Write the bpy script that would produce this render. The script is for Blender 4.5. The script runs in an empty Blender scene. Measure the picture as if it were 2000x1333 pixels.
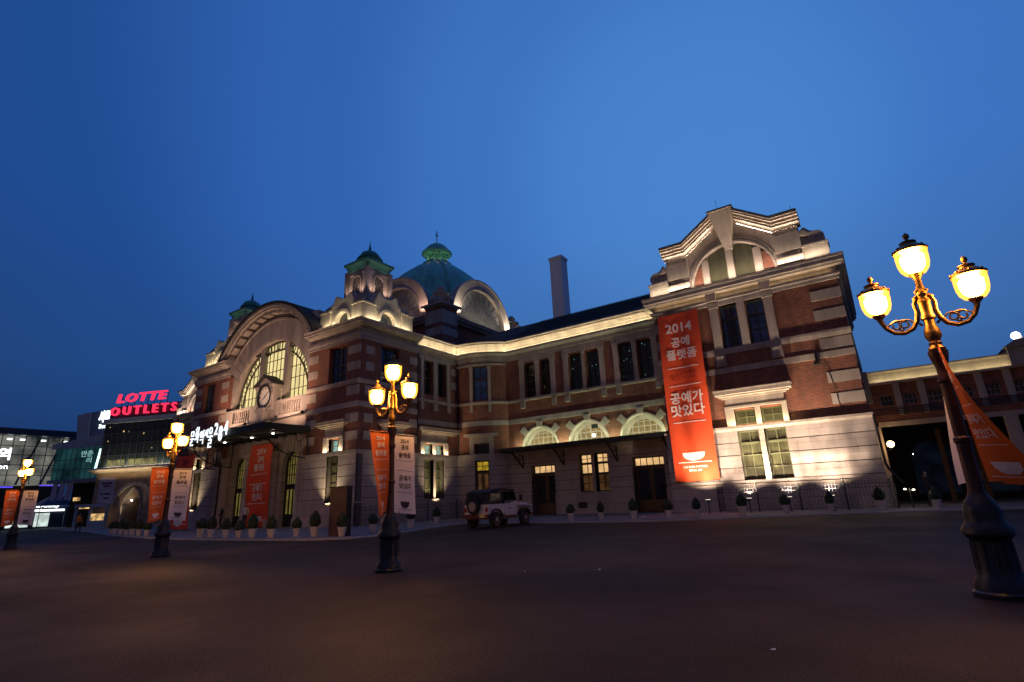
import bpy, bmesh, math, random
from mathutils import Vector, Matrix
R = math.radians
rng = random.Random(7)
sc = bpy.context.scene
COL = sc.collection

# ------------------------------------------------------------------ camera
yaw, pitch, roll = R(-33.92), R(16.54), R(-2.5)
_cy, _sy, _cp, _sp = math.cos(yaw), math.sin(yaw), math.cos(pitch), math.sin(pitch)
_f = Vector((_sy*_cp, _cy*_cp, _sp)); _r = Vector((_cy, -_sy, 0)); _u = _r.cross(_f)
_r2 = math.cos(roll)*_r + math.sin(roll)*_u; _u2 = -math.sin(roll)*_r + math.cos(roll)*_u
cam = bpy.data.objects.new('camera', bpy.data.cameras.new('camera')); COL.objects.link(cam)
cam.matrix_world = Matrix(((_r2.x, _u2.x, -_f.x, 0), (_r2.y, _u2.y, -_f.y, 0), (_r2.z, _u2.z, -_f.z, 1.2), (0, 0, 0, 1)))
cam.data.sensor_width = 36; cam.data.lens = 1044.06/2000*36
cam.data.clip_end = 3000; cam.data.clip_start = .05
sc.camera = cam

# ------------------------------------------------------------------ sky (blue hour), exposure
world = bpy.data.worlds.new("World"); sc.world = world; world.use_nodes = True
wn = world.node_tree; bg = wn.nodes['Background']
def wnode(t, **k):
    n = wn.nodes.new(t)
    for a, b in k.items(): setattr(n, a, b)
    return n
tc = wnode('ShaderNodeTexCoord')
dot = wnode('ShaderNodeVectorMath', operation='DOT_PRODUCT'); dot.inputs[1].default_value = (-0.178, 0.832, 0.525)
wn.links.new(tc.outputs['Generated'], dot.inputs[0])
mr = wnode('ShaderNodeMapRange'); mr.inputs[1].default_value = -1; mr.inputs[2].default_value = 1
wn.links.new(dot.outputs['Value'], mr.inputs[0])
rmp = wnode('ShaderNodeValToRGB'); rmp.color_ramp.interpolation = 'EASE'
els = rmp.color_ramp.elements
stops = [(0, (.11, .085, .11)), (.22, (.07, .072, .145)), (.45, (.034, .058, .175)), (.62, (.017, .053, .215)), (.78, (.0150, .076, .305)), (.905, (.032, .130, .455)), (.965, (.049, .178, .545)), (1, (.070, .235, .63))]
els[0].position = 0; els[0].color = (*stops[0][1], 1); els[1].position = 1; els[1].color = (*stops[-1][1], 1)
for p, c in stops[1:-1]:
    e = els.new(p); e.color = (*c, 1)
wn.links.new(mr.outputs[0], rmp.inputs[0])
sep = wnode('ShaderNodeSeparateXYZ'); wn.links.new(tc.outputs['Generated'], sep.inputs[0])
r2 = wnode('ShaderNodeValToRGB')
e2 = r2.color_ramp.elements
e2[0].position = 0; e2[0].color = (.46, .40, .36, 1); e2[1].position = .46; e2[1].color = (1, 1, 1, 1)
e = e2.new(.22); e.color = (1.05, .90, .78, 1)
wn.links.new(sep.outputs[2], r2.inputs[0])
mx = wnode('ShaderNodeMixRGB', blend_type='MULTIPLY'); mx.inputs[0].default_value = 1
wn.links.new(rmp.outputs[0], mx.inputs[1]); wn.links.new(r2.outputs[0], mx.inputs[2])
nz = wnode('ShaderNodeTexNoise'); nz.inputs['Scale'].default_value = 1.6; nz.inputs['Detail'].default_value = 3
wn.links.new(tc.outputs['Generated'], nz.inputs['Vector'])
mr3 = wnode('ShaderNodeMapRange'); mr3.inputs[3].default_value = .93; mr3.inputs[4].default_value = 1.07
wn.links.new(nz.outputs[0], mr3.inputs[0])
mx2 = wnode('ShaderNodeMixRGB', blend_type='MULTIPLY'); mx2.inputs[0].default_value = 1
wn.links.new(mx.outputs[0], mx2.inputs[1]); wn.links.new(mr3.outputs[0], mx2.inputs[2])
wn.links.new(mx2.outputs[0], bg.inputs[0]); bg.inputs[1].default_value = .95

sc.view_settings.view_transform = 'Standard'; sc.view_settings.look = 'None'
sc.view_settings.exposure = 0; sc.view_settings.gamma = 1
try:
    sc.cycles.use_denoising = True; sc.cycles.denoiser = 'OPENIMAGEDENOISE'
    sc.cycles.sample_clamp_indirect = 3.0; sc.cycles.use_light_tree = True
    sc.cycles.max_bounces = 6
except Exception: pass

# ------------------------------------------------------------------ materials
def _mat(name):
    m = bpy.data.materials.new(name); m.use_nodes = True
    return m, m.node_tree, m.node_tree.nodes['Principled BSDF']
def _n(nt, t, **k):
    n = nt.nodes.new(t)
    for a, b in k.items(): setattr(n, a, b)
    return n
def plain(name, col, rough=.7, metal=0., scale=3., amt=.25, bump=0., streak=False, spec=.5, obj=False):
    m, nt, p = _mat(name)
    if obj:
        g = _n(nt, 'ShaderNodeTexCoord').outputs['Object']
    else:
        g = _n(nt, 'ShaderNodeNewGeometry').outputs['Position']
    mp = _n(nt, 'ShaderNodeMapping'); nt.links.new(g, mp.inputs[0])
    if streak: mp.inputs['Scale'].default_value = (1, 1, .18)
    n1 = _n(nt, 'ShaderNodeTexNoise'); n1.inputs['Scale'].default_value = scale; n1.inputs['Detail'].default_value = 6; n1.inputs['Roughness'].default_value = .65
    nt.links.new(mp.outputs[0], n1.inputs['Vector'])
    cr = _n(nt, 'ShaderNodeValToRGB')
    cr.color_ramp.elements[0].position = .3; cr.color_ramp.elements[1].position = .7
    cr.color_ramp.elements[0].color = (*[c*(1-amt) for c in col], 1); cr.color_ramp.elements[1].color = (*[min(1, c*(1+amt)) for c in col], 1)
    nt.links.new(n1.outputs[0], cr.inputs[0]); nt.links.new(cr.outputs[0], p.inputs['Base Color'])
    p.inputs['Roughness'].default_value = rough; p.inputs['Metallic'].default_value = metal
    p.inputs['Specular IOR Level'].default_value = spec
    if bump:
        n2 = _n(nt, 'ShaderNodeTexNoise'); n2.inputs['Scale'].default_value = scale*6; n2.inputs['Detail'].default_value = 4
        nt.links.new(mp.outputs[0], n2.inputs['Vector'])
        b = _n(nt, 'ShaderNodeBump'); b.inputs['Strength'].default_value = bump; b.inputs['Distance'].default_value = .03
        nt.links.new(n2.outputs[0], b.inputs['Height']); nt.links.new(b.outputs[0], p.inputs['Normal'])
    return m
def masonry(name, c1, c2, mortar, bw, rh, ms, rough=.85, big=.3, msmooth=.1, bump=.3):
    m, nt, p = _mat(name)
    g = _n(nt, 'ShaderNodeNewGeometry').outputs['Position']
    s = _n(nt, 'ShaderNodeSeparateXYZ'); nt.links.new(g, s.inputs[0])
    a = _n(nt, 'ShaderNodeMath', operation='ADD'); nt.links.new(s.outputs[0], a.inputs[0]); nt.links.new(s.outputs[1], a.inputs[1])
    c = _n(nt, 'ShaderNodeCombineXYZ'); nt.links.new(a.outputs[0], c.inputs[0]); nt.links.new(s.outputs[2], c.inputs[1])
    b = _n(nt, 'ShaderNodeTexBrick'); nt.links.new(c.outputs[0], b.inputs['Vector'])
    b.inputs['Color1'].default_value = (*c1, 1); b.inputs['Color2'].default_value = (*c2, 1); b.inputs['Mortar'].default_value = (*mortar, 1)
    b.inputs['Scale'].default_value = 1; b.inputs['Brick Width'].default_value = bw; b.inputs['Row Height'].default_value = rh
    b.inputs['Mortar Size'].default_value = ms; b.inputs['Mortar Smooth'].default_value = msmooth; b.inputs['Bias'].default_value = 0
    mp = _n(nt, 'ShaderNodeMapping'); nt.links.new(g, mp.inputs[0]); mp.inputs['Scale'].default_value = (1, 1, .35)
    n1 = _n(nt, 'ShaderNodeTexNoise'); n1.inputs['Scale'].default_value = .9; n1.inputs['Detail'].default_value = 8; n1.inputs['Roughness'].default_value = .7
    nt.links.new(mp.outputs[0], n1.inputs['Vector'])
    r = _n(nt, 'ShaderNodeMapRange'); r.inputs[1].default_value = .3; r.inputs[2].default_value = .7; r.inputs[3].default_value = 1-big; r.inputs[4].default_value = 1+big
    nt.links.new(n1.outputs[0], r.inputs[0])
    x = _n(nt, 'ShaderNodeMixRGB', blend_type='MULTIPLY'); x.inputs[0].default_value = 1
    nt.links.new(b.outputs['Color'], x.inputs[1]); nt.links.new(r.outputs[0], x.inputs[2])
    nt.links.new(x.outputs[0], p.inputs['Base Color']); p.inputs['Roughness'].default_value = rough
    bp = _n(nt, 'ShaderNodeBump', invert=True); bp.inputs['Strength'].default_value = bump; bp.inputs['Distance'].default_value = .02
    nt.links.new(b.outputs['Fac'], bp.inputs['Height']); nt.links.new(bp.outputs[0], p.inputs['Normal'])
    return m
def emit(name, col, st, noise=0., scale=2., dark=None, obj=False):
    m = bpy.data.materials.new(name); m.use_nodes = True; nt = m.node_tree
    nt.nodes.remove(nt.nodes['Principled BSDF'])
    e = _n(nt, 'ShaderNodeEmission'); e.inputs[0].default_value = (*col, 1); e.inputs[1].default_value = st
    nt.links.new(e.outputs[0], nt.nodes['Material Output'].inputs[0])
    if noise:
        g = _n(nt, 'ShaderNodeTexCoord').outputs['Object'] if obj else _n(nt, 'ShaderNodeNewGeometry').outputs['Position']
        n1 = _n(nt, 'ShaderNodeTexNoise'); n1.inputs['Scale'].default_value = scale; n1.inputs['Detail'].default_value = 3
        nt.links.new(g, n1.inputs['Vector'])
        cr = _n(nt, 'ShaderNodeValToRGB'); cr.color_ramp.elements[0].position = .35; cr.color_ramp.elements[1].position = .65
        d = dark or tuple(c*(1-noise) for c in col)
        cr.color_ramp.elements[0].color = (*d, 1); cr.color_ramp.elements[1].color = (*col, 1)
        nt.links.new(n1.outputs[0], cr.inputs[0]); nt.links.new(cr.outputs[0], e.inputs[0])
    return m
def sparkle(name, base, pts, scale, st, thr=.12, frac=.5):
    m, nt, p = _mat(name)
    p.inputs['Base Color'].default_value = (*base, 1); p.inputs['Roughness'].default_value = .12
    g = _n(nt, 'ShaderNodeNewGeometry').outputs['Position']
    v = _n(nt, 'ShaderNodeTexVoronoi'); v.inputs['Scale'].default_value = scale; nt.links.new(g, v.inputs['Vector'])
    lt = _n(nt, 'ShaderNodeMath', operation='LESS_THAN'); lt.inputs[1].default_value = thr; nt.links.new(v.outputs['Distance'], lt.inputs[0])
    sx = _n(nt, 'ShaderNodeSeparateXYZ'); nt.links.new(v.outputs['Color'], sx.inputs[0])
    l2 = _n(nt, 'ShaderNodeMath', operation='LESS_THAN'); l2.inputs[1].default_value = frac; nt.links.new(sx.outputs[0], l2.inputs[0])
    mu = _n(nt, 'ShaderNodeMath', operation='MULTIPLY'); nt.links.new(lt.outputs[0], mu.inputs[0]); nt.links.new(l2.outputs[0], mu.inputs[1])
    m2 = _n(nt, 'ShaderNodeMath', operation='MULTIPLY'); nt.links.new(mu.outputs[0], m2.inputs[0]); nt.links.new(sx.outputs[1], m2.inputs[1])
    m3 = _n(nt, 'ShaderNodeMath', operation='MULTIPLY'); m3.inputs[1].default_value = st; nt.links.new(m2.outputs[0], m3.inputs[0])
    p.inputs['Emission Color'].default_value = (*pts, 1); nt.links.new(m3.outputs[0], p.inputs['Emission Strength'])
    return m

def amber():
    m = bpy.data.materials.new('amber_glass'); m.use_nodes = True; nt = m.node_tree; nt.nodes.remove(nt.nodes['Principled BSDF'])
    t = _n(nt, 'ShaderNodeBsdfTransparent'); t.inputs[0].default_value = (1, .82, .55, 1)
    e = _n(nt, 'ShaderNodeEmission'); e.inputs[0].default_value = (1, .42, .05, 1); e.inputs[1].default_value = 3.6  # orange emission put into the shell to imitate bloom around the bulb
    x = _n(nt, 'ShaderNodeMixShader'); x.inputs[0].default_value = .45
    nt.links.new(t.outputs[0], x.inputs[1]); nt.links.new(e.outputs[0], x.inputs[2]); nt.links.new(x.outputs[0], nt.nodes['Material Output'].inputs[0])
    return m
M = {}
M['brick'] = masonry('brick', (.28, .080, .038), (.15, .042, .024), (.24, .16, .12), .23, .078, .010, big=.42)
M['ashlar'] = masonry('ashlar', (.44, .385, .35), (.37, .325, .295), (.25, .22, .2), 1.35, .70, .010, big=.22, bump=.15)
M['stone'] = plain('stone', (.39, .335, .285), .8, scale=1.6, amt=.28, bump=.15, streak=True)
M['stone_grey'] = plain('stone_grey', (.31, .275, .25), .8, scale=1.2, amt=.35, bump=.2, streak=True)
M['joint'] = plain('joint_stone', (.12, .105, .095), .9)
M['slate'] = masonry('slate', (.022, .021, .024), (.014, .014, .017), (.01, .01, .012), .3, .22, .015, rough=.9, big=.3)
M['tile_grey'] = masonry('grey_tile', (.16, .16, .165), (.12, .12, .125), (.22, .21, .20), .6, .45, .03, big=.3)
M['copper_dark'] = plain('dark_copper', (.05, .22, .17), .6, scale=1.5, amt=.35)
M['tracery'] = plain('tracery_stone', (.20, .20, .205), .85)
M['copper'] = plain('green_copper', (.17, .52, .40), .6, scale=1.2, amt=.35, bump=.1, streak=True)
M['iron'] = plain('black_iron', (.018, .02, .022), .5, .3, scale=8, amt=.3)
M['iron_lamp'] = plain('lamp_iron', (.022, .026, .032), .42, .5, scale=7, amt=.35, bump=.1)
M['iron_red'] = plain('lamp_shaft', (.05, .026, .022), .45, .4, scale=7, amt=.3)
M['bronze'] = plain('lamp_bronze', (.26, .15, .042), .42, .8, scale=12, amt=.35, bump=.15)
M['frame'] = plain('window_frame', (.055, .05, .035), .5, scale=6, amt=.2)
M['frame_green'] = plain('green_frame', (.17, .18, .11), .5, scale=6, amt=.2)
M['wood'] = plain('door_wood', (.10, .045, .02), .45, scale=5, amt=.4, streak=True)
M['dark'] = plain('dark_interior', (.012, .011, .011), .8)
M['glass'] = plain('dark_glass', (.018, .02, .024), .06, scale=1.5, amt=.5)
M['glass_blue'] = plain('blue_glass', (.05, .12, .28), .12, scale=2, amt=.5)
M['curtain'] = plain('curtained_pane', (.085, .085, .05), .3, scale=4, amt=.35, streak=True)
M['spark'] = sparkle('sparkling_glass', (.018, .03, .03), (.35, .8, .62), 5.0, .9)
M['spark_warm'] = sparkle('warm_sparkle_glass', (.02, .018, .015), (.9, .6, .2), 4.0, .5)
M['lit_arch'] = emit('lit_arch_glass', (.92, .74, .33), 1.1, noise=.2, scale=.9)
M['lit_warm'] = emit('lit_transom', (1., .60, .26), 1.0, noise=.35, scale=1.6)
M['lit_warm_dim'] = emit('dim_lit_glass', (.14, .065, .025), .55, noise=.7, scale=1.5)
M['lit_yellow'] = emit('yellow_lit_glass', (.62, .40, .03), .75, noise=.6, scale=4)
M['lit_teal'] = emit('teal_lit_glass', (.38, .66, .58), .75, noise=.4, scale=3)
M['lit_door'] = emit('door_glass', (.30, .23, .055), .55, noise=.55, scale=2.2)
M['lit_tan'] = emit('lit_lunette', (.62, .43, .17), .55, noise=.35, scale=1.0)
M['bulb'] = emit('bulb_glow', (1., .9, .75), 14)
M['orange_bulb'] = emit('orange_bulb_glow', (1., .6, .25), 14)
M['lens'] = emit('flood_lens', (1., .85, .65), 3.5)
M['globe'] = emit('lantern_core', (1., .53, .16), 300.0)
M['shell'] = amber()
M['orange'] = plain('orange_cloth', (.72, .15, .015), .7, scale=3, amt=.12, obj=True)
M['red'] = plain('red_cloth', (.74, .075, .016), .7, scale=1.0, amt=.10, obj=False)
M['white_cloth'] = plain('white_cloth', (.84, .79, .77), .7, scale=3, amt=.06, obj=True)
M['ink_white'] = plain('white_print', (.80, .76, .72), .7, scale=3, amt=.04)
M['ink_dark'] = plain('dark_print', (.05, .03, .03), .7, scale=3, amt=.1)
M['ink_red'] = plain('red_print_and_shade', (.42, .03, .01), .7, scale=3, amt=.1)  # dark red print; also stands for white lettering in shade
M['clockface'] = plain('clock_face', (.75, .72, .66), .5, scale=4, amt=.08)
M['terrazzo'] = plain('pale_pot', (.55, .50, .47), .6, scale=10, amt=.15, obj=True)
M['leaf'] = plain('leaf', (.030, .055, .022), .6, scale=9, amt=.5, obj=True)
M['leaf_core'] = plain('leaf_core', (.012, .02, .01), .9, obj=True)
M['soil'] = plain('soil', (.03, .02, .015), .95, obj=True)
M['board'] = plain('brown_board', (.075, .035, .028), .4, scale=2, amt=.2)
M['white_paint'] = plain('white_paint', (.64, .62, .62), .35, scale=2, amt=.06, obj=True)
M['black_cloth'] = plain('black_canvas', (.012, .012, .014), .7, scale=6, amt=.3, bump=.1, obj=True)
M['rubber'] = plain('rubber', (.015, .015, .015), .85, scale=8, amt=.3, obj=True)
M['steel'] = plain('steel', (.35, .35, .36), .35, .8, obj=True)
M['red_lens'] = plain('red_lens', (.35, .02, .015), .2, obj=True)
M['sill_red'] = plain('dark_red_paint', (.11, .022, .02), .4, obj=True)
M['chim'] = plain('chimney_paint', (.78, .84, .90), .7, scale=.8, amt=.15, streak=True)
M['panel_blue'] = plain('blue_panel', (.14, .20, .30), .4, scale=.5, amt=.2)
M['panel_pale'] = plain('pale_panel', (.34, .40, .48), .5, scale=.4, amt=.15)
M['panel_dark'] = plain('dark_panel', (.03, .035, .05), .4, scale=.4, amt=.2)
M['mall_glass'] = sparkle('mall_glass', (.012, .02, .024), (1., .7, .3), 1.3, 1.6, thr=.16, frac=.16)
M['teal_glass'] = emit('teal_glass', (.012, .050, .058), .9, noise=.75, scale=.35)
M['hall_glass'] = emit('hall_glass', (.42, .42, .36), .48, noise=.8, scale=.3, dark=(.03, .04, .05))
M['shop_white'] = emit('shop_light', (.8, .95, .9), 1.1, noise=.5, scale=.9)
M['shop_warm'] = emit('warm_shop_light', (1., .62, .25), 1.3, noise=.8, scale=1.1)
M['purple'] = emit('purple_light', (.12, .08, .9), 1.2)
M['neon_red'] = emit('red_neon', (1., .03, .09), 1.4)
M['neon_white'] = emit('white_neon', (.9, .95, 1.), 2.6)
M['neon_teal'] = emit('teal_neon', (.45, .9, .85), .5)
M['tube_teal'] = emit('light_tube', (.6, 1., .95), 2.2)
M['sign_white'] = emit('sign_glow', (.85, .93, 1.), 1.7)
M['sandstone'] = plain('mall_stone', (.30, .21, .15), .8, scale=.9, amt=.3)
M['purple_cloth'] = plain('lilac_poster', (.42, .38, .52), .7, scale=.8, amt=.12)
M['tent'] = plain('blue_tent', (.06, .09, .20), .7, scale=1, amt=.2)
M['paving'] = masonry('paving', (.20, .19, .19), (.16, .15, .15), (.09, .085, .085), .6, .6, .01, big=.25)
M['kerb'] = plain('kerb_stone', (.30, .28, .28), .8, scale=2, amt=.2, bump=.2)
def asphalt():
    m, nt, p = _mat('asphalt')
    g = _n(nt, 'ShaderNodeNewGeometry').outputs['Position']
    a = _n(nt, 'ShaderNodeTexNoise'); a.inputs['Scale'].default_value = 46; a.inputs['Detail'].default_value = 4; nt.links.new(g, a.inputs['Vector'])
    b = _n(nt, 'ShaderNodeTexNoise'); b.inputs['Scale'].default_value = .23; b.inputs['Detail'].default_value = 7; b.inputs['Roughness'].default_value = .62; nt.links.new(g, b.inputs['Vector'])
    ra = _n(nt, 'ShaderNodeValToRGB'); ra.color_ramp.elements[0].position = .36; ra.color_ramp.elements[1].position = .66
    ra.color_ramp.elements[0].color = (.0075, .0043, .0030, 1); ra.color_ramp.elements[1].color = (.054, .029, .0185, 1)
    nt.links.new(a.outputs[0], ra.inputs[0])
    rb = _n(nt, 'ShaderNodeMapRange'); rb.inputs[1].default_value = .32; rb.inputs[2].default_value = .68; rb.inputs[3].default_value = .55; rb.inputs[4].default_value = 1.5
    nt.links.new(b.outputs[0], rb.inputs[0])
    x = _n(nt, 'ShaderNodeMixRGB', blend_type='MULTIPLY'); x.inputs[0].default_value = 1
    nt.links.new(ra.outputs[0], x.inputs[1]); nt.links.new(rb.outputs[0], x.inputs[2]); nt.links.new(x.outputs[0], p.inputs['Base Color'])
    rr = _n(nt, 'ShaderNodeMapRange'); rr.inputs[1].default_value = .3; rr.inputs[2].default_value = .7; rr.inputs[3].default_value = .85; rr.inputs[4].default_value = .62
    nt.links.new(b.outputs[0], rr.inputs[0]); nt.links.new(rr.outputs[0], p.inputs['Roughness'])
    p.inputs['Specular IOR Level'].default_value = .22
    bp = _n(nt, 'ShaderNodeBump'); bp.inputs['Strength'].default_value = .5; bp.inputs['Distance'].default_value = .012
    nt.links.new(a.outputs[0], bp.inputs['Height']); nt.links.new(bp.outputs[0], p.inputs['Normal'])
    return m
M['asphalt'] = asphalt()

# ------------------------------------------------------------------ helpers
def wloc(o):
    v = Vector((0, 0, 0))
    while o: v += o.location; o = o.parent
    return v
class Fr:                       # a flat facade: u along the wall, z up, d outwards
    def __init__(s, o, u):
        s.o = Vector((o[0], o[1])); s.u = Vector(u).normalized(); s.n = Vector((s.u.y, -s.u.x)); s.curved = False
    def pt(s, u, z, d):
        p = s.o + s.u*u + s.n*d
        return (p.x, p.y, z)
class Arc:                      # a curved facade between two plan points, bulging outwards
    def __init__(s, p0, p1, sag):
        p0, p1 = Vector(p0), Vector(p1); c = (p1-p0).length; s.curved = True
        s.r = (c*c/4+sag*sag)/(2*sag); dr = (p1-p0).normalized(); n = Vector((dr.y, -dr.x))
        s.c = (p0+p1)/2 - n*(s.r-sag); v = p0-s.c; s.a0 = math.atan2(v.y, v.x)
        half = math.asin(c/2/s.r); s.L = 2*half*s.r
    def pt(s, u, z, d):
        a = s.a0 + u/s.r
        return (s.c.x+math.cos(a)*(s.r+d), s.c.y+math.sin(a)*(s.r+d), z)
    def plan(s, n):
        return [s.pt(s.L*i/n, 0, 0)[:2] for i in range(n+1)]
class MB:
    def __init__(s): s.v = []; s.f = []; s.m = []; s.mi = 0
    def add(s, vs, fs):
        b = len(s.v); s.v += [tuple(v) for v in vs]; s.f += [tuple(i+b for i in f) for f in fs]; s.m += [s.mi]*len(fs); return s
    def box(s, F, u0, u1, z0, z1, d0, d1):
        n = 1 if not F.curved else max(1, math.ceil((u1-u0)/.35))
        for i in range(n):
            a, b = u0+(u1-u0)*i/n, u0+(u1-u0)*(i+1)/n
            vs = [F.pt(a, z0, d0), F.pt(b, z0, d0), F.pt(b, z0, d1), F.pt(a, z0, d1), F.pt(a, z1, d0), F.pt(b, z1, d0), F.pt(b, z1, d1), F.pt(a, z1, d1)]
            s.add(vs, [(3, 2, 6, 7), (1, 0, 4, 5), (7, 6, 5, 4), (0, 1, 2, 3)] + ([(0, 3, 7, 4)] if i == 0 else []) + ([(2, 1, 5, 6)] if i == n-1 else []))
        return s
    def bx(s, x0, x1, y0, y1, z0, z1):
        return s.box(GF, x0, x1, z0, z1, -y1, -y0)
    def prism(s, F, poly, d0, d1):      # poly in (u,z), counter-clockwise seen from outside
        n = len(poly); vs = [F.pt(u, z, d1) for u, z in poly] + [F.pt(u, z, d0) for u, z in poly]
        s.add(vs, [tuple(range(n)), tuple(range(2*n-1, n-1, -1))] + [(i, n+i, n+(i+1) % n, (i+1) % n) for i in range(n)])
        return s
    def ring(s, F, uc, zc, r0, r1, a0, a1, d0, d1, n=32, sx=1.):
        for i in range(n):
            a, b = a0+(a1-a0)*i/n, a0+(a1-a0)*(i+1)/n
            P = lambda r, t, d: F.pt(uc+r*sx*math.cos(t), zc+r*math.sin(t), d)
            vs = [P(r0, a, d1), P(r1, a, d1), P(r1, b, d1), P(r0, b, d1), P(r0, a, d0), P(r1, a, d0), P(r1, b, d0), P(r0, b, d0)]
            s.add(vs, [(0, 1, 2, 3), (7, 6, 5, 4), (1, 5, 6, 2), (4, 0, 3, 7)] + ([(4, 5, 1, 0)] if i == 0 else []) + ([(3, 2, 6, 7)] if i == n-1 else []))
        return s
    def archwall(s, F, uc, zs, r, u0, u1, ztop, d0, d1, n=24):   # wall above the springing of an arch
        if u0 < uc-r: s.box(F, u0, uc-r, zs, ztop, d0, d1)
        if u1 > uc+r: s.box(F, uc+r, u1, zs, ztop, d0, d1)
        for i in range(n):
            a, b = math.pi-math.pi*i/n, math.pi-math.pi*(i+1)/n
            ua, za, ub, zb = uc+r*math.cos(a), zs+r*math.sin(a), uc+r*math.cos(b), zs+r*math.sin(b)
            s.prism(F, [(ua, za), (ub, zb), (ub, ztop), (ua, ztop)], d0, d1)
        return s
    def halfdisc(s, F, uc, zs, r, d, n=24, zb=None):
        p = [(uc+r*math.cos(math.pi*i/n), zs+r*math.sin(math.pi*i/n)) for i in range(n+1)]
        if zb is not None: p = [(uc-r, zb), (uc+r, zb)] + p
        else: p = p
        return s.prism(F, p, d-.02, d)
    def wall(s, F, u0, u1, z0, z1, ops, d0, d1, zcuts=(), gap=0.):
        us = sorted({u0, u1, *[min(max(o[0], u0), u1) for o in ops], *[min(max(o[1], u0), u1) for o in ops]})
        zs = sorted({z0, z1, *[min(max(o[2], z0), z1) for o in ops], *[min(max(o[3], z0), z1) for o in ops], *[z for z in zcuts if z0 < z < z1]})
        for i in range(len(us)-1):
            if us[i+1]-us[i] < 1e-4: continue
            um = (us[i]+us[i+1])/2; st = None
            for j in range(len(zs)-1):
                zm = (zs[j]+zs[j+1])/2
                if any(o[0] < um < o[1] and o[2] < zm < o[3] for o in ops): continue
                a = zs[j]+(gap if zs[j] in zcuts else 0); b = zs[j+1]-(gap if zs[j+1] in zcuts else 0)
                s.box(F, us[i], us[i+1], a, b, d0, d1)
        return s
    def sweep(s, path, prof, cap=True):  # path: plan points, outside on the right hand; prof: (d,z) from bottom round to top
        P = [Vector(p) for p in path]; n = len(P); offs = []
        for i in range(n):
            a = (P[i]-P[i-1]).normalized() if i else None; b = (P[i+1]-P[i]).normalized() if i < n-1 else None
            na = Vector((a.y, -a.x)) if a else None; nb = Vector((b.y, -b.x)) if b else None
            if na is None: o = nb
            elif nb is None: o = na
            else:
                o = na+nb; o = o/(o.dot(na)) if o.length > 1e-6 else na
            offs.append(o)
        k = len(prof); vs = []
        for i in range(n):
            for d, z in prof:
                q = P[i]+offs[i]*d; vs.append((q.x, q.y, z))
        fs = []
        for i in range(n-1):
            for j in range(k):
                j2 = (j+1) % k
                fs.append((i*k+j, (i+1)*k+j, (i+1)*k+j2, i*k+j2))
        if cap: fs += [tuple(range(k-1, -1, -1)), tuple((n-1)*k+j for j in range(k))]
        return s.add(vs, fs)
    def tube(s, pts, r, n=8, cap=True):
        P = [Vector(p) for p in pts]; rr = r if isinstance(r, (list, tuple)) else [r]*len(P); vs = []
        t0 = (P[1]-P[0]).normalized(); x = t0.orthogonal().normalized()
        for i, p in enumerate(P):
            t = (P[min(i+1, len(P)-1)]-P[max(i-1, 0)]).normalized()
            x = (x-t*x.dot(t)).normalized(); y = t.cross(x)
            for j in range(n):
                a = 2*math.pi*j/n; vs.append(p+(x*math.cos(a)+y*math.sin(a))*rr[i])
        fs = [(i*n+j, i*n+(j+1) % n, (i+1)*n+(j+1) % n, (i+1)*n+j) for i in range(len(P)-1) for j in range(n)]
        if cap: fs += [tuple(range(n-1, -1, -1)), tuple((len(P)-1)*n+j for j in range(n))]
        return s.add(vs, fs)
    def lathe(s, c, prof, n=24, mod=None):  # prof: (r,z) bottom to top
        vs = []
        for r, z in prof:
            for j in range(n):
                a = 2*math.pi*j/n; k = mod(a, z) if mod else 1
                vs.append((c[0]+r*k*math.cos(a), c[1]+r*k*math.sin(a), c[2]+z))
        fs = [(i*n+j, i*n+(j+1) % n, (i+1)*n+(j+1) % n, (i+1)*n+j) for i in range(len(prof)-1) for j in range(n)]
        fs += [tuple(range(n-1, -1, -1)), tuple((len(prof)-1)*n+j for j in range(n))]
        return s.add(vs, fs)
    def ball(s, c, r, n=12, sz=1.):
        return s.lathe(c, [(max(1e-3, r*math.sin(math.pi*i/8)), -r*sz*math.cos(math.pi*i/8)) for i in range(9)], n)
    def build(s, name, mat, parent=None, smooth=False, loc=None):
        off = wloc(parent) if parent else Vector(loc or (0, 0, 0))
        me = bpy.data.meshes.new(name); me.from_pydata([(v[0]-off.x, v[1]-off.y, v[2]-off.z) for v in s.v], [], s.f)
        for m in (mat if isinstance(mat, (list, tuple)) else [mat]): me.materials.append(M[m] if isinstance(m, str) else m)
        me.polygons.foreach_set('material_index', s.m)
        if smooth: me.polygons.foreach_set('use_smooth', [True]*len(me.polygons))
        me.update()
        o = bpy.data.objects.new(name, me); COL.objects.link(o)
        if parent: o.parent = parent
        elif loc: o.location = loc
        if smooth == 'angle':
            try: me.set_sharp_from_angle(angle=R(35))
            except Exception: pass
        return o
GF = Fr((0, 0), (1, 0))         # u = X, d = -Y
def tag(o, label=None, cat=None, group=None, kind=None):
    if label: o['label'] = label
    if cat: o['category'] = cat
    if group: o['group'] = group
    if kind: o['kind'] = kind
    return o
def thing(name, label, cat, loc=(0, 0, 0), group=None):
    o = bpy.data.objects.new(name, None); COL.objects.link(o); o.location = loc; o.empty_display_size = .3
    return tag(o, label, cat, group)
def copy_tree(o, parent=None):
    c = o.copy(); COL.objects.link(c)
    if parent: c.parent = parent
    for ch in list(o.children): copy_tree(ch, c)
    return c
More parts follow.
